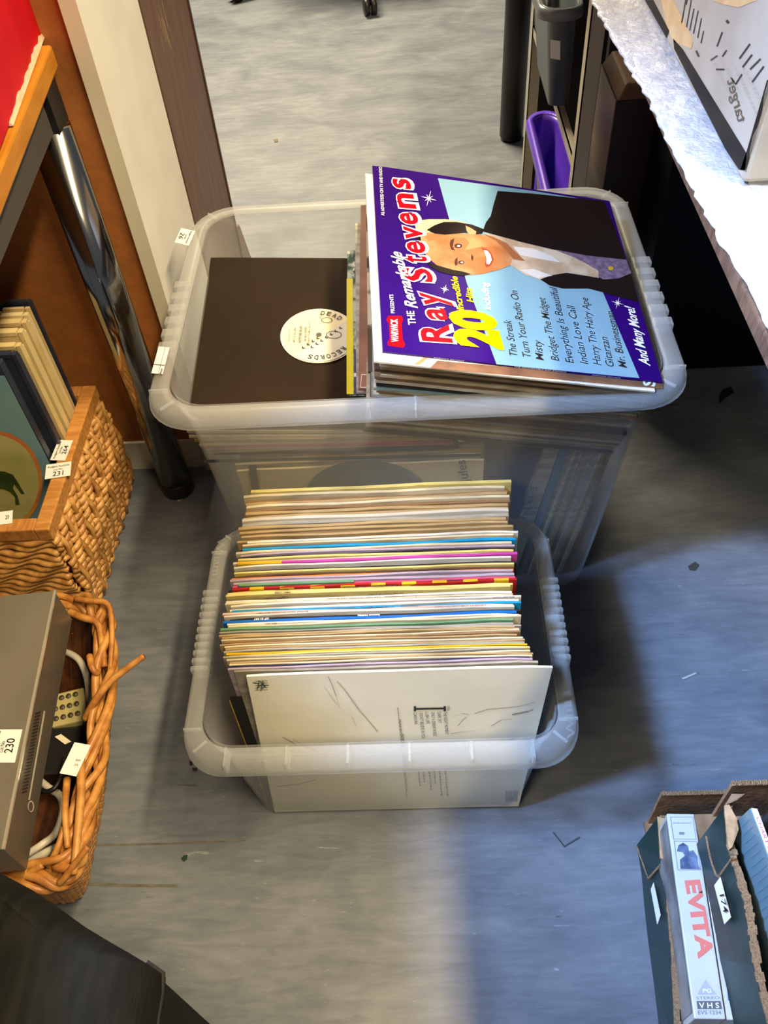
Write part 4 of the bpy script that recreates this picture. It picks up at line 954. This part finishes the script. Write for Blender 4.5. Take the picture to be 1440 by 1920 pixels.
board(31, 664, .902, .012, NAVY, 'navy blue board with pale notched top in front of the cream ones')
P = PYy(9, 708, .868); PT = thing('picture', 'blue green picture with cream oval and green horse, frontmost in the crate', 'picture', (P.x - .15, .868, .012))
xr = cxr - .030; g = MB(); g.box((xr - .30, .872, .012), (xr - .004, .884, P.z + .02)); g.build('backing', NAVY, PT, bevel=.001)
pp = Plane((0, .871, 0), (0, -1, 0), .0006)
g = MB(); g.box((xr - .30, .8715, .02), (PYy(9, 708, .871).x, .8725, P.z)); g.build('painted_ground', mat('teal_paint', (108, 152, 176), .5, (122, 160, 158), 4), PT)
ov = lambda s_: ell(-14, 905, 92 * s_, 96 * s_, 40)
g = MB(); pp.poly(g, [(min(x, 85), y) for x, y in ov(1.02)], 2.6); g.build('oval_rim', mat('amber_paint', (220, 168, 60), .5, (206, 110, 70), 5), PT)
g = MB(); pp.poly(g, ov(.94), 3.4); g.build('oval_scene', mat('cream_green_paint', (214, 200, 140), .5, (170, 170, 100), 6), PT)
g = MB(); pp.poly(g, [(-40, 880), (8, 884), (24, 890), (34, 905), (46, 926), (40, 926), (27, 908), (24, 915), (33, 930), (37, 946), (29, 947), (28, 932), (18, 922), (6, 917), (-40, 915)], 4.4); g.build('horse', mat('horse_green', (66, 84, 30), .6, (44, 58, 24), 30), PT)

# ================================================================== frayed wicker basket with electronics
WK2 = mat('frayed_cane', (200, 142, 70), .42, (158, 98, 42), 50, bump=.12)
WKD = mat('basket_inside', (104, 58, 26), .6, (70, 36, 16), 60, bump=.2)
zb = .200
ctl = [PZ(*p, zb) for p in ((-260, 1150), (-60, 1140), (120, 1130), (178, 1140), (196, 1180), (196, 1280), (182, 1400), (160, 1500), (140, 1600), (118, 1640), (70, 1650), (-60, 1660), (-220, 1670))]
def spline(P, n=10):
    out = []
    for i in range(len(P) - 1):
        p0, p1, p2, p3 = P[max(i - 1, 0)], P[i], P[i + 1], P[min(i + 2, len(P) - 1)]
        for k in range(n):
            t = k / n; out.append(.5 * ((2 * p1) + (p2 - p0) * t + (2 * p0 - 5 * p1 + 4 * p2 - p3) * t * t + (3 * p1 - 3 * p2 + p3 - p0) * t ** 3))
    return out + [P[-1]]
rim = spline(ctl, 12)
cen_b = Vector((-.62, .43, 0))
WB2 = thing('wicker_basket', 'frayed orange wicker basket full of cables and a disc player', 'basket', cen_b)
g = MB(); g.smooth = True
def rnorm(i):
    t = rim[min(i + 1, len(rim) - 1)] - rim[max(i - 1, 0)]; return Vector((t.y, -t.x, 0)).normalized()
nst = 5
for sN in range(nst):
    path = []
    for i, p in enumerate(rim):
        a = i * .19 + .5 * math.sin(i * .13 + sN * 2) + sN * 2 * math.pi / nst; nn2 = -rnorm(i)
        path.append(p + nn2 * (.011 * math.cos(a)) + Vector((0, 0, .009 * math.sin(a))))
    g.tube(path, .0046 + .0006 * (sN % 2), 7)
g.build('braided_rim', WK2, WB2)
g = MB(); g.smooth = True
for j in range(15):
    t = (j + 1) / 15.5; path = []
    for i, p in enumerate(rim):
        c = Vector((p.x, p.y, 0)).lerp(cen_b, .26 * t); path.append(Vector((c.x, c.y, zb - .012 - (zb - .018) * t)) + rnorm(i) * .003 * math.sin(i * 1.05 + j * math.pi))
    g.tube(path, .0052, 6)
for i in range(4, len(rim), 5):
    p = rim[i]; g.tube([Vector((p.x, p.y, 0)).lerp(cen_b, .26 * s_) + Vector((0, 0, zb - .006 - (zb - .012) * s_)) for s_ in (0, .25, .5, .75, 1)], .004, 6)
g.build('woven_wall', WK2, WB2)
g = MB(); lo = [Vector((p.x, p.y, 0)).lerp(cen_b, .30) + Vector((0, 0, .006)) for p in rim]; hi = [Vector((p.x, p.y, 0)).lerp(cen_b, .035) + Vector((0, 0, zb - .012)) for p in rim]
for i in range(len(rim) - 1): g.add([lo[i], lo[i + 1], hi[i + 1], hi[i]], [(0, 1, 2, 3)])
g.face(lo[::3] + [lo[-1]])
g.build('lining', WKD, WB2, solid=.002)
def twig(pts, r, name='loose_cane'):
    P = spline([PZ(x, y, z) for x, y, z in pts], 6); m = MB(); m.smooth = True; n = len(P); m.tube(P, [r * (1 - .25 * i / n) for i in range(n)], 8); return m.build(name, WK2, WB2)
twig([(160, 1348, .195), (178, 1315, .215), (205, 1280, .225), (240, 1252, .232), (270, 1230, .238)], .0048)
twig([(112, 1655, .21), (122, 1645, .215), (140, 1620, .222), (165, 1588, .23)], .0040)
twig([(142, 1123, .218), (170, 1127, .222), (198, 1130, .222), (208, 1150, .218), (210, 1200, .212), (206, 1260, .205)], .0042)
twig([(20, 1640, .205), (60, 1620, .212), (110, 1610, .214), (132, 1596, .212)], .0050)
twig([(30, 1655, .203), (55, 1638, .21), (80, 1622, .214)], .0046)
twig([(90, 1625, .20), (108, 1590, .21), (120, 1550, .215)], .0040)
twig([(126, 1460, .215), (122, 1520, .22), (127, 1590, .215)], .0042)
twig([(150, 1400, .22), (152, 1480, .222), (146, 1560, .22), (138, 1640, .215)], .0052)
twig([(168, 1230, .212), (172, 1250, .215), (182, 1262, .208), (186, 1248, .2)], .0045)
twig([(130, 1148, .215), (155, 1158, .218), (182, 1168, .215), (190, 1200, .21), (196, 1250, .205)], .0050)
A_ = PZ(112, 1450, .232); B_ = PZ(143, 1456, .232); D_ = PZ(140, 1392, .232)
sticker(WB2, A_, B_ - A_, D_ - A_, [('Auctions', .55, .85, .45, .08), ('Lot No.', .6, .85, .3, .08)])

# contents
def cable(name, pts, r, m, label):
    P = spline([PZ(x, y, z) for x, y, z in pts], 10); g = MB(); g.smooth = True; g.tube(P, r, 10); return tag(g.build(name, m), label, 'cable')
WCB = mat('white_cable', (212, 204, 186), .4)
cable('white_cable', [(100, 1215, .11), (128, 1224, .125), (150, 1240, .13), (164, 1275, .125), (168, 1320, .10)], .0045, WCB, 'white cable curving out beside the silver player, upper one in the basket')
cable('white_cable', [(70, 1460, .10), (92, 1478, .12), (112, 1492, .125), (118, 1520, .12), (104, 1562, .12), (78, 1584, .125), (54, 1600, .12)], .0045, WCB, 'white cable looping in the lower end of the basket')
cable('white_cable', [(48, 1622, .13), (70, 1608, .14), (92, 1596, .145), (112, 1588, .14)], .0050, WCB, 'short white cable end at the bottom rim of the basket')
cable('black_cable', [(60, 1470, .12), (84, 1484, .14), (104, 1476, .145), (116, 1450, .14), (122, 1420, .12)], .0030, BLK, 'thin black cable crossing the white ones in the basket')
RM = thing('remote_control', 'beige remote control with round dark buttons lying in the basket', 'remote control', PZ(130, 1325, .10))
zq = .115; ca, cb, cc, cd = PZ(96, 1364, zq), PZ(164, 1348, zq), PZ(156, 1288, zq), PZ(92, 1304, zq)
g = MB(); g.prism([ca, cb, cc, cd], (0, 0, -.014)); g.build('case', mat('remote_beige', (168, 156, 106), .5), RM, bevel=.002)
for i in range(4):
    for j in range(3):
        s_, t_ = .16 + i * .2, .22 + j * .3; c = ca.lerp(cb, s_).lerp(cd.lerp(cc, s_), t_); g = MB(); g.smooth = True; g.tube([c, c + Vector((0, 0, .002))], .0034, 12); g.build('button', mat('button_grey', (74, 70, 50), .4), RM)
g = MB(); P_ = PZ(108, 1410, .10); g.smooth = True
g.loft([rrect(P_.x - .01, P_.y, .040, .030, .010, .04), rrect(P_.x - .01, P_.y, .042, .032, .012, .105), rrect(P_.x - .01, P_.y, .036, .026, .010, .112)], cap0=True, cap1=True)
ad = g.build('power_adaptor', BLK, smooth=False); tag(ad, 'black power adaptor with small cream tag lying in the basket', 'adaptor')
m = MB(); aa = PZ(103, 1382, .1135); m.obox(aa, PZ(122, 1396, .1135) - aa, PZ(112, 1388 - 14 + 14, .1135) - aa + Vector((0, .008, 0)), (0, 0, .001)); m.build('tag', mat('cream_tag', (220, 210, 180), .5), ad)

# silver disc player
zt = .288; tA = PZ(103, 1107, zt); tB = PZ(5, 1592, zt)
dv = (tB - tA).normalized(); wv = Vector((dv.y, -dv.x, 0)); wv = -wv if wv.x > 0 else wv
Ld = (tB - tA).length
DP = thing('disc_player', 'silver disc player with lot label 230 resting across the wicker basket', 'disc player', (tA + tB) / 2 - Vector((0, 0, .062)) + wv * .15)
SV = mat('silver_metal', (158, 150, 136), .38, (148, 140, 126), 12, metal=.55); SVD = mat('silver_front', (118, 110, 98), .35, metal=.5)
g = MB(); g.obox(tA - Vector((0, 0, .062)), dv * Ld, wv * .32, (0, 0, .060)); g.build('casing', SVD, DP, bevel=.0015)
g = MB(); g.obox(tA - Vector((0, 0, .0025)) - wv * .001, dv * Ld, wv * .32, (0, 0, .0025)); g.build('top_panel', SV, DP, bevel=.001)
g = MB(); g.obox(tA - Vector((0, 0, .002)) - wv * .0016, dv * Ld, wv * .0028, (0, 0, .0026)); g.build('bright_edge', mat('bright_edge', (226, 220, 204), .15, metal=.6), DP)
pd = Plane(tA - wv * .0003, -wv, .0006)
g = MB()
for k in range(25):
    s_ = k / 24; x = 66 - s_ * 25; y = 1337 + s_ * 148
    pd.poly(g, [(x, y), (x + 10, y - 3.6), (x + 11, y - 1.2), (x + 1, y + 2.2)], 1.2)
g.build('vent_slots', mat('vent_dark', (34, 30, 28), .6), DP)
g = MB(); pd.poly(g, [(82, 1332), (85, 1334), (56, 1500), (53, 1500)], 1); g.build('vent_groove', mat('groove_light', (190, 182, 164), .4), DP)
g = MB(); pd.poly(g, ell(58, 1512, 6, 11, 22), 1.2); pwr = g.build('power_logo', MATS['groove_light'], DP)
g = MB(); pd.poly(g, ell(58, 1512, 4, 8.6, 22), 2); pd.poly(g, [(57, 1504), (61, 1508), (58, 1511), (60, 1517), (55, 1521)], 3); g.build('logo_centre', SVD, pwr)
A_ = PZ(28, 1430, zt + .0006); B_ = PZ(42, 1368, zt + .0006); D_ = PZ(-36, 1430, zt + .0006)
sticker(DP, A_, B_ - A_, D_ - A_, [('Rodgers Auctions', .05, .95, .62, .14), ('Lot No.', .3, .65, .42, .12), ('230', .28, .72, .14, .24)])

# ================================================================== dark coat in the near left corner
zc2 = .50
CO = thing('black_coat', 'black cloth coat heaped in the near left corner of the view', 'coat', (-.30, .10, 0))
COATM = mat('black_cloth', (22, 22, 18), .95, (14, 14, 12), 22, (7, 1.2, 1), bump=.25, bscale=90, spec=.15)
out = [(-140, 1575), (-40, 1618), (0, 1636), (60, 1668), (110, 1702), (160, 1738), (205, 1765), (240, 1785), (275, 1806), (302, 1824), (300, 1860), (293, 1900), (288, 1980), (280, 2150), (-140, 2150)]
OP = [PZ(x, y, zc2) for x, y in out]
ccx = sum(p.x for p in OP) / len(OP); ccy = sum(p.y for p in OP) / len(OP); cc0 = Vector((ccx, ccy, 0))
def densify(P, n):
    r_ = []
    for i in range(len(P)):
        a_, b_ = P[i], P[(i + 1) % len(P)]
        for k in range(n): r_.append(a_.lerp(b_, k / n))
    return r_
OPd = densify(OP, 6)
g = MB(); g.smooth = True; loops = []
for (sc2, dz_) in ((.02, .042), (.3, .040), (.55, .034), (.75, .026), (.88, .016), (.96, .006), (1.0, -.002), (1.0, -.012), (.97, -.02), (.90, -.03), (.86, -.30), (.84, -.498)):
    lp_ = []
    for i, p in enumerate(OPd):
        q = cc0.lerp(Vector((p.x, p.y, 0)), sc2); fold = (math.sin(q.x * 70 + q.y * 12) * .0035 + math.sin(q.x * 150 - q.y * 30 + 1) * .0015) * (1 if dz_ > -.005 else 2.2) * (0 if sc2 == 1.0 else 1)
        lp_.append(Vector((q.x, q.y, zc2 + dz_ + fold)))
    loops.append(lp_)
for lp_ in loops[-1:]:
    for p in lp_: p.z = .002
g.loft(loops, cap0=True, cap1=True); g.build('cloth', COATM, CO)
hem = MB(); a_, b_ = OP[9], OP[12]
hem.smooth = True; hem.tube([OP[8] + Vector((0, 0, .001)), OP[9] + Vector((0, 0, -.004)), OP[10] + Vector((-.001, 0, -.006)), OP[11] + Vector((-.001, 0, -.006)), OP[12]], .0022, 6); hem.build('hem', mat('hem_black', (22, 20, 18), .8), CO)

# ================================================================== card trays with tapes, lower right
GREEN = mat('dark_green_print', (22, 42, 40), .4, (28, 50, 46), 20); KRAFT = mat('kraft_card', (150, 116, 84), .8, (128, 96, 66), 60, bump=.3, bscale=200)
FL = mat('corrugation', (168, 134, 98), .9, (112, 84, 58), 600, sharp=.8, bump=.6, bscale=500)
def tray(label, tops, bots, z_t, z_b, backpx, back_h, xr, yfar, seed, stick):
    t = thing('cardboard_tray', label, 'cardboard tray', (PZ(*bots[0], z_b).x + .1, PZ(*bots[0], z_b).y - .15, z_b))
    T = [PZ(*p, z_t) for p in tops]; Bq = [PZ(*p, z_b) for p in bots]
    q = random.Random(seed)
    g = MB(); n = len(T)
    th = Vector((.005, 0, 0))
    for i in range(n - 1): g.hexa([Bq[i], Bq[i + 1], Bq[i + 1] + th, Bq[i] + th], [T[i], T[i + 1], T[i + 1] + th, T[i] + th])
    wl_ = g.build('side_wall', GREEN, t)
    g = MB(); k = 40; P = []
    for i in range(k + 1):
        s_ = i / k * (n - 1); i0 = min(int(s_), n - 2); P.append(T[i0].lerp(T[i0 + 1], s_ - i0))
    for i in range(k):
        w0, w1 = q.uniform(-.0008, .0008), .007 + q.uniform(-.001, .0015)
        a_, b_ = P[i], P[i + 1]; zz = q.uniform(.0006, .0022)
        g.hexa([a_ + Vector((w0, 0, -.001)), b_ + Vector((w0, 0, -.001)), b_ + Vector((w1, 0, -.001)), a_ + Vector((w1, 0, -.001))], [a_ + Vector((w0, 0, zz)), b_ + Vector((w0, 0, zz)), b_ + Vector((w1, 0, zz)), a_ + Vector((w1, 0, zz))])
    g.build('torn_top_edge', FL, wl_)
    return t, T, Bq
TA, T, Bq = tray('dark green printed card tray holding two white video tapes', [(1238, 1530), (1238, 1560), (1246, 1612), (1250, 1700), (1257, 1790), (1266, 1960)], [(1194, 1585), (1203, 1640), (1208, 1700), (1216, 1770), (1224, 1830), (1240, 1960)], .078, .002, None, 0, 0, 0, 1, None)
ybk = PZ(1300, 1490, .094).y; xa = PZ(1240, 1490, .094).x
g = MB(); g.box((xa, ybk, .002), (xa + .080, ybk + .004, .094)); bw = g.build('back_wall', KRAFT, TA)
g = MB()
for k in range(40): g.box((xa + k * .002, ybk - .0006, .0935), (xa + k * .002 + .0013, ybk + .0046, .0948 + .0006 * (k % 3)))
g.build('torn_top_edge', FL, bw)
g = MB(); g.box((xa - .005, ybk - .24, .0), (xa + .085, ybk + .003, .004)); g.build('base', KRAFT, TA)
fl = MB(); c0_, c1_, c2_, c3_ = PZ(1232, 1534, .082), PZ(1192, 1587, .040), PZ(1214, 1648, .030), PZ(1246, 1612, .080)
fl.prism([c0_, c1_, c2_, c3_], (.003, 0, .003)); fp = fl.build('folded_flap', GREEN, TA)
m = MB(); m.tube([c1_ + Vector((.001, 0, .002)), c2_ + Vector((.001, 0, .002)), c3_ + Vector((.001, 0, .003))], .0016, 6); m.build('flap_edge', FL, fp)
m = MB(); m.prism([PZ(1232, 1532, .084), PZ(1247, 1536, .084), PZ(1250, 1570, .083), PZ(1247, 1612, .083), PZ(1237, 1610, .083), PZ(1235, 1570, .083)], (0, 0, .002)); m.build('peeled_layer', mat('peeled_card', (190, 152, 112), .9, (160, 124, 88), 80), fp)
sP = Plane((Bq[2] + T[2]) / 2, ((T[3] - T[2]).cross(Bq[2] - T[2])).normalized() * -1, .0012)
nS = (T[3] - T[2]).cross(Bq[2] - T[2]).normalized(); nS = -nS if nS.x > 0 else nS
sP = Plane(T[2], nS, .0014)
g = MB(); sP.slab(g, [(1226, 1655), (1239, 1716), (1233, 1733), (1221, 1668)], .0006, 2); g.build('lot_sticker', STK, TA, label='white paper lot label')

def tape(label, pTL, pTR, pBR, z, name='video_tape'):
    a = PZ(*pTL, z); b = PZ(*pTR, z); c = PZ(*pBR, z); d = a + (c - b); return a, b, c, d
zv = .128
a = PZ(1250, 1525, zv); b = PZ(1302, 1526, zv); c = PZ(1361, 1911, zv); d = PZ(1302, 1910, zv)
VT = thing('video_tape', 'white video tape case titled EVITA, spine up in the left tray', 'video tape', (a + c) / 2 - Vector((0, 0, .124)))
VW = mat('white_case', (206, 205, 204), .3, (198, 198, 198), 20, coat=.3)
dz = Vector((0, 0, -.123)); g = MB(); g.hexa([a + dz, d + dz, c + dz, b + dz], [a, d, c, b]); g.build('case', VW, VT, bevel=.0012)
pv = Plane((0, 0, zv), (0, 0, 1), .0005)
g = MB(); left = Plane((a + d) / 2, (d - a).cross(Vector((0, 0, 1))).normalized() * 1, .0006)
nl = (d - a).cross(Vector((0, 0, 1))).normalized(); nl = -nl if nl.x > 0 else nl; left = Plane(a, nl, .0006)
aa = a + nl * .0007; dd = d + nl * .0007
g.face([aa.lerp(dd, .03) + Vector((0, 0, -.004)), aa.lerp(dd, .97) + Vector((0, 0, -.004)), aa.lerp(dd, .97) + Vector((0, 0, -.115)), aa.lerp(dd, .03) + Vector((0, 0, -.115))])
g.build('cover_picture', mat('grey_photo', (150, 146, 142), .3, (92, 84, 80), 30), VT)
EV = mat('evita_red', (226, 122, 108), .35)
g = MB(); pv.text(g, 'EVITA', (1285, 1651), (1311, 1798), (26, -2), .045, 0, 1); g.build('title_lettering', EV, VT)
GI = mat('steel_ink', (128, 130, 132), .4)
g = MB()
def fr(p4, wd):
    for i in range(4):
        p, q = p4[i], p4[(i + 1) % 4]; dx, dy = q[0] - p[0], q[1] - p[1]; L_ = math.hypot(dx, dy); ux, uy = -dy / L_ * wd, dx / L_ * wd
        pv.poly(g, [(p[0] + ux, p[1] + uy), (q[0] + ux, q[1] + uy), (q[0] - ux, q[1] - uy), (p[0] - ux, p[1] - uy)], 1)
fr([(1257, 1532), (1299, 1532), (1305, 1574), (1263, 1573)], .5); g.build('frame_print', GI, VT); g = MB(); fr([(1264, 1577), (1306, 1578), (1314, 1631), (1271, 1631)], .5); g.build('frame_print', GI, VT); g = MB()
pv.text(g, 'STEREO', (1306, 1874), (1350, 1873), (-1, -5), .01); g.build('spine_print', GI, VT); g = MB(); pv.text(g, 'EVS 1234', (1309, 1902), (1353, 1902), (-1, -7), .02); g.build('spine_print', GI, VT); g = MB()
pv.text(g, 'ENTERTAINMENT', (1262, 1545), (1297, 1545), (-.5, -3), .0); pv.poly(g, [(1273, 1560), (1283, 1560), (1284, 1565), (1274, 1565)])
g.build('spine_print', GI, VT)
g = MB(); pv.poly(g, [(1306, 1877), (1351, 1877), (1354, 1892), (1308, 1892)], 1); vb = g.build('format_band', mat('band_grey', (96, 98, 102), .4), VT)
g = MB(); pv.text(g, 'V H S', (1311, 1890), (1349, 1890), (-1, -10), .02, 0, 2); g.build('lettering', WHITEINK, vb)
g = MB(); pv.poly(g, [(1323, 1836), (1344, 1865), (1307, 1865)], 1); pg = g.build('rating_triangle', mat('pale_grey_ink', (176, 178, 180), .4), VT)
g = MB(); pv.text(g, 'PG', (1318, 1861), (1334, 1861), (-.5, -7), .02, 0, 2); g.build('lettering', WHITEINK, pg)
g = MB(); pv.poly(g, [(1276, 1629), (1275, 1612), (1284, 1604), (1280, 1598), (1269, 1596), (1272, 1585), (1281, 1580), (1290, 1586), (1292, 1596), (1300, 1594), (1308, 1606), (1309, 1620), (1313, 1630)], 1); g.build('portrait_print', mat('blue_photo', (60, 72, 104), .4, (120, 134, 160), 60), VT)
a2 = b + Vector((.0015, 0, -.004)); d2 = c + Vector((.0015, 0, -.004)); w2 = (b - a) * .95
V2 = thing('video_tape', 'plain white video case squeezed between EVITA tape and next tray', 'video tape', (a2 + d2) / 2 + w2 / 2 - Vector((0, 0, .120)))
dz = Vector((0, 0, -.119)); g = MB(); g.hexa([a2 + dz, d2 + dz, d2 + w2 + dz, a2 + w2 + dz], [a2, d2, d2 + w2, a2 + w2]); g.build('case', VW, V2, bevel=.001)
g = MB(); pv2 = Plane((0, 0, zv - .004), (0, 0, 1), .0006); pv2.poly(g, [(1364, 1862), (1368, 1860), (1368, 1876), (1365, 1876)]); g.build('blue_mark', mat('blue_ink', (70, 110, 210), .4), V2)

# second tray, standing a little higher on the cases beside it
zb2 = .132
TB_, T2, B2 = tray('dark green printed card tray on the right holding a blue disc case', [(1358, 1512), (1362, 1580), (1380, 1650), (1394, 1690), (1402, 1740), (1412, 1810), (1444, 1940)], [(1306, 1583), (1320, 1640), (1332, 1700), (1342, 1752), (1350, 1800), (1362, 1850), (1384, 1960)], .200, zb2, None, 0, 0, 0, 2, None)
ybk2 = PZ(1400, 1472, .222).y; xa2 = PZ(1374, 1475, .222).x
g = MB(); g.box((xa2, ybk2, zb2), (xa2 + .14, ybk2 + .004, .222)); bw = g.build('back_wall', KRAFT, TB_)
g = MB()
for k in range(70): g.box((xa2 + k * .002, ybk2 - .0006, .2215), (xa2 + k * .002 + .0013, ybk2 + .0046, .2228 + .0006 * (k % 3)))
g.build('torn_top_edge', FL, bw)
g = MB(); g.box((B2[0].x + .004, ybk2 - .25, zb2), (xa2 + .14, ybk2 + .003, zb2 + .004)); g.build('base', KRAFT, TB_)
m = MB(); m.prism([PZ(1357, 1512, .204), PZ(1366, 1510, .206), (PZ(1380, 1536, .206)), PZ(1384, 1556, .204), PZ(1372, 1590, .203), PZ(1366, 1594, .203), PZ(1361, 1560, .204)], (0, 0, .0025)); m.build('peeled_layer', MATS['peeled_card'], TB_)
m = MB(); m.prism([PZ(1357, 1512, .2045), PZ(1371, 1490, .212), PZ(1396, 1490, .216), PZ(1380, 1502, .210)], (0, 0, .002)); m.build('frayed_corner', KRAFT, TB_)
nS = (T2[4] - T2[1]).cross(B2[2] - T2[1]).normalized(); nS = -nS if nS.x > 0 else nS
sP = Plane((T2[2] + B2[2]) / 2, nS, .002)
m = MB()
for (p, q) in (((1324, 1568), (1332, 1610)), ((1332, 1610), (1342, 1640)), ((1342, 1640), (1350, 1646)), ((1350, 1640), (1374, 1606))): m.tube([sP.px(p, 1.2), sP.px(q, 1.2)], .0011, 6)
m.build('flap_edge', FL, TB_)
ST2 = MB(); sP.slab(ST2, [(1340, 1660), (1351, 1645), (1371, 1720), (1359, 1733)], .0006, 1.5); ss = ST2.build('lot_sticker', STK, TB_, label='white paper lot label')
m = MB(); sP.text(m, '174', (1349, 1678), (1357, 1712), (8, -2), .01, 0, 3); m.build('lettering', INK, ss)
# blue disc case
zd = .232; a = PZ(1406, 1515, zd); b = PZ(1421, 1517, zd); L_ = Vector((.012, -.150, 0))
DC = thing('disc_case', 'pale blue disc case with pink lettered white spine in the right tray', 'disc case', (a.x, a.y - .07, zb2))
hh = Vector((-.012, 0, -.090)); g = MB(); g.hexa([a + hh, a + hh + L_, b + hh + L_, b + hh], [a, a + L_, b + L_, b]); g.build('case', mat('case_blue', (104, 128, 138), .3, (92, 116, 128), 12, coat=.4), DC, bevel=.0008)
pdv = Plane((0, 0, zd), (0, 0, 1), .0006)
g = MB(); g.face([a.lerp(b, .12) + Vector((0, 0, .0006)), a.lerp(b, .12) + L_ + Vector((0, 0, .0006)), a.lerp(b, .9) + L_ + Vector((0, 0, .0006)), a.lerp(b, .9) + Vector((0, 0, .0006))]); g.build('spine_insert', mat('spine_white', (226, 230, 234), .3), DC)
g = MB(); letters(g, 'CHART SONGS ALL TIME', a.lerp(b, .3) + L_ * .06 + Vector((0, 0, .0012)), L_ * .6, (b - a) * .42, .01); g.build('lettering', mat('pink_ink', (214, 110, 140), .4), DC)
nf = hh.cross(L_).normalized(); nf = -nf if nf.x > 0 else nf
g = MB(); rq = random.Random(8); uL = L_.normalized(); hL = hh.normalized()
for r_ in range(18):
    o_ = a + uL * (.008 + r_ * .0075) + hL * .008 + nf * .0006; l = rq.uniform(.02, .06)
    g.face([o_, o_ + uL * .0012, o_ + uL * .0012 + hL * l, o_ + hL * l])
g.build('small_print', mat('blue_print', (92, 120, 142), .4), DC)
a3 = b + Vector((.012, 0, -.002)); g = MB(); g.hexa([a3 + hh, a3 + hh + L_, a3 + hh + L_ + Vector((.015, 0, 0)), a3 + hh + Vector((.015, 0, 0))], [a3, a3 + L_, a3 + L_ + Vector((.015, 0, 0)), a3 + Vector((.015, 0, 0))])
tag(g.build('disc_case', mat('dark_case', (34, 38, 44), .3), bevel=.0008), 'dark disc case at the right picture edge behind the pale blue one', 'disc case')

# ================================================================== litter on the floor
def scrap(name, pts, m, label, cat='litter', t=.0012):
    g = MB(); g.prism([PZ(x, y, .0004) for x, y in pts], (0, 0, t)); return tag(g.build(name, m), label, cat)
scrap('leaf', [(340, 1610), (344, 1605), (352, 1603), (351, 1611), (345, 1616)], mat('leaf_green', (16, 52, 38), .5), 'small dark green leaf on the floor below the bins')
scrap('card_scrap', [(1348, 742), (1354, 732), (1370, 725), (1376, 736), (1358, 748), (1348, 757)], mat('scrap_black', (16, 16, 18), .6), 'black scrap lying on the floor beneath the right-hand table')
scrap('bent_wire', [(1036, 1561), (1039, 1561), (1058, 1586), (1086, 1569), (1088, 1571), (1058, 1589)], mat('wire_dark', (52, 56, 62), .6), 'thin bent dark wire on the floor left of card trays')
scrap('paper_strip', [(1278, 1272), (1304, 1261), (1306, 1264), (1281, 1275)], mat('strip_pale', (170, 170, 160), .6), 'narrow pale paper strip on the blue floor right of the small bin')
scrap('crumb', [(355, 1428), (361, 1427), (362, 1433), (357, 1436)], mat('crumb_dark', (40, 30, 24), .8), 'dark crumb on the floor left of the small bin front, upper one')
scrap('crumb', [(361, 1440), (370, 1440), (369, 1446), (362, 1445)], MATS['crumb_dark'], 'dark crumb on the floor left of the small bin front, lower one')
scrap('crumb', [(1290, 1062), (1303, 1054), (1311, 1060), (1303, 1070), (1293, 1069)], mat('crumb_grey', (54, 52, 50), .8), 'dark lump on the floor right of the large bin')
scrap('crumb', [(330, 934), (338, 932), (342, 937), (334, 941)], mat('crumb_pale', (206, 190, 160), .8), 'pale crumb beside the chrome leg foot')
scrap('crumb', [(513, 262), (521, 261), (521, 266), (515, 267)], mat('crumb_brown', (104, 92, 76), .8), 'brown crumb on the far floor beyond the bins')
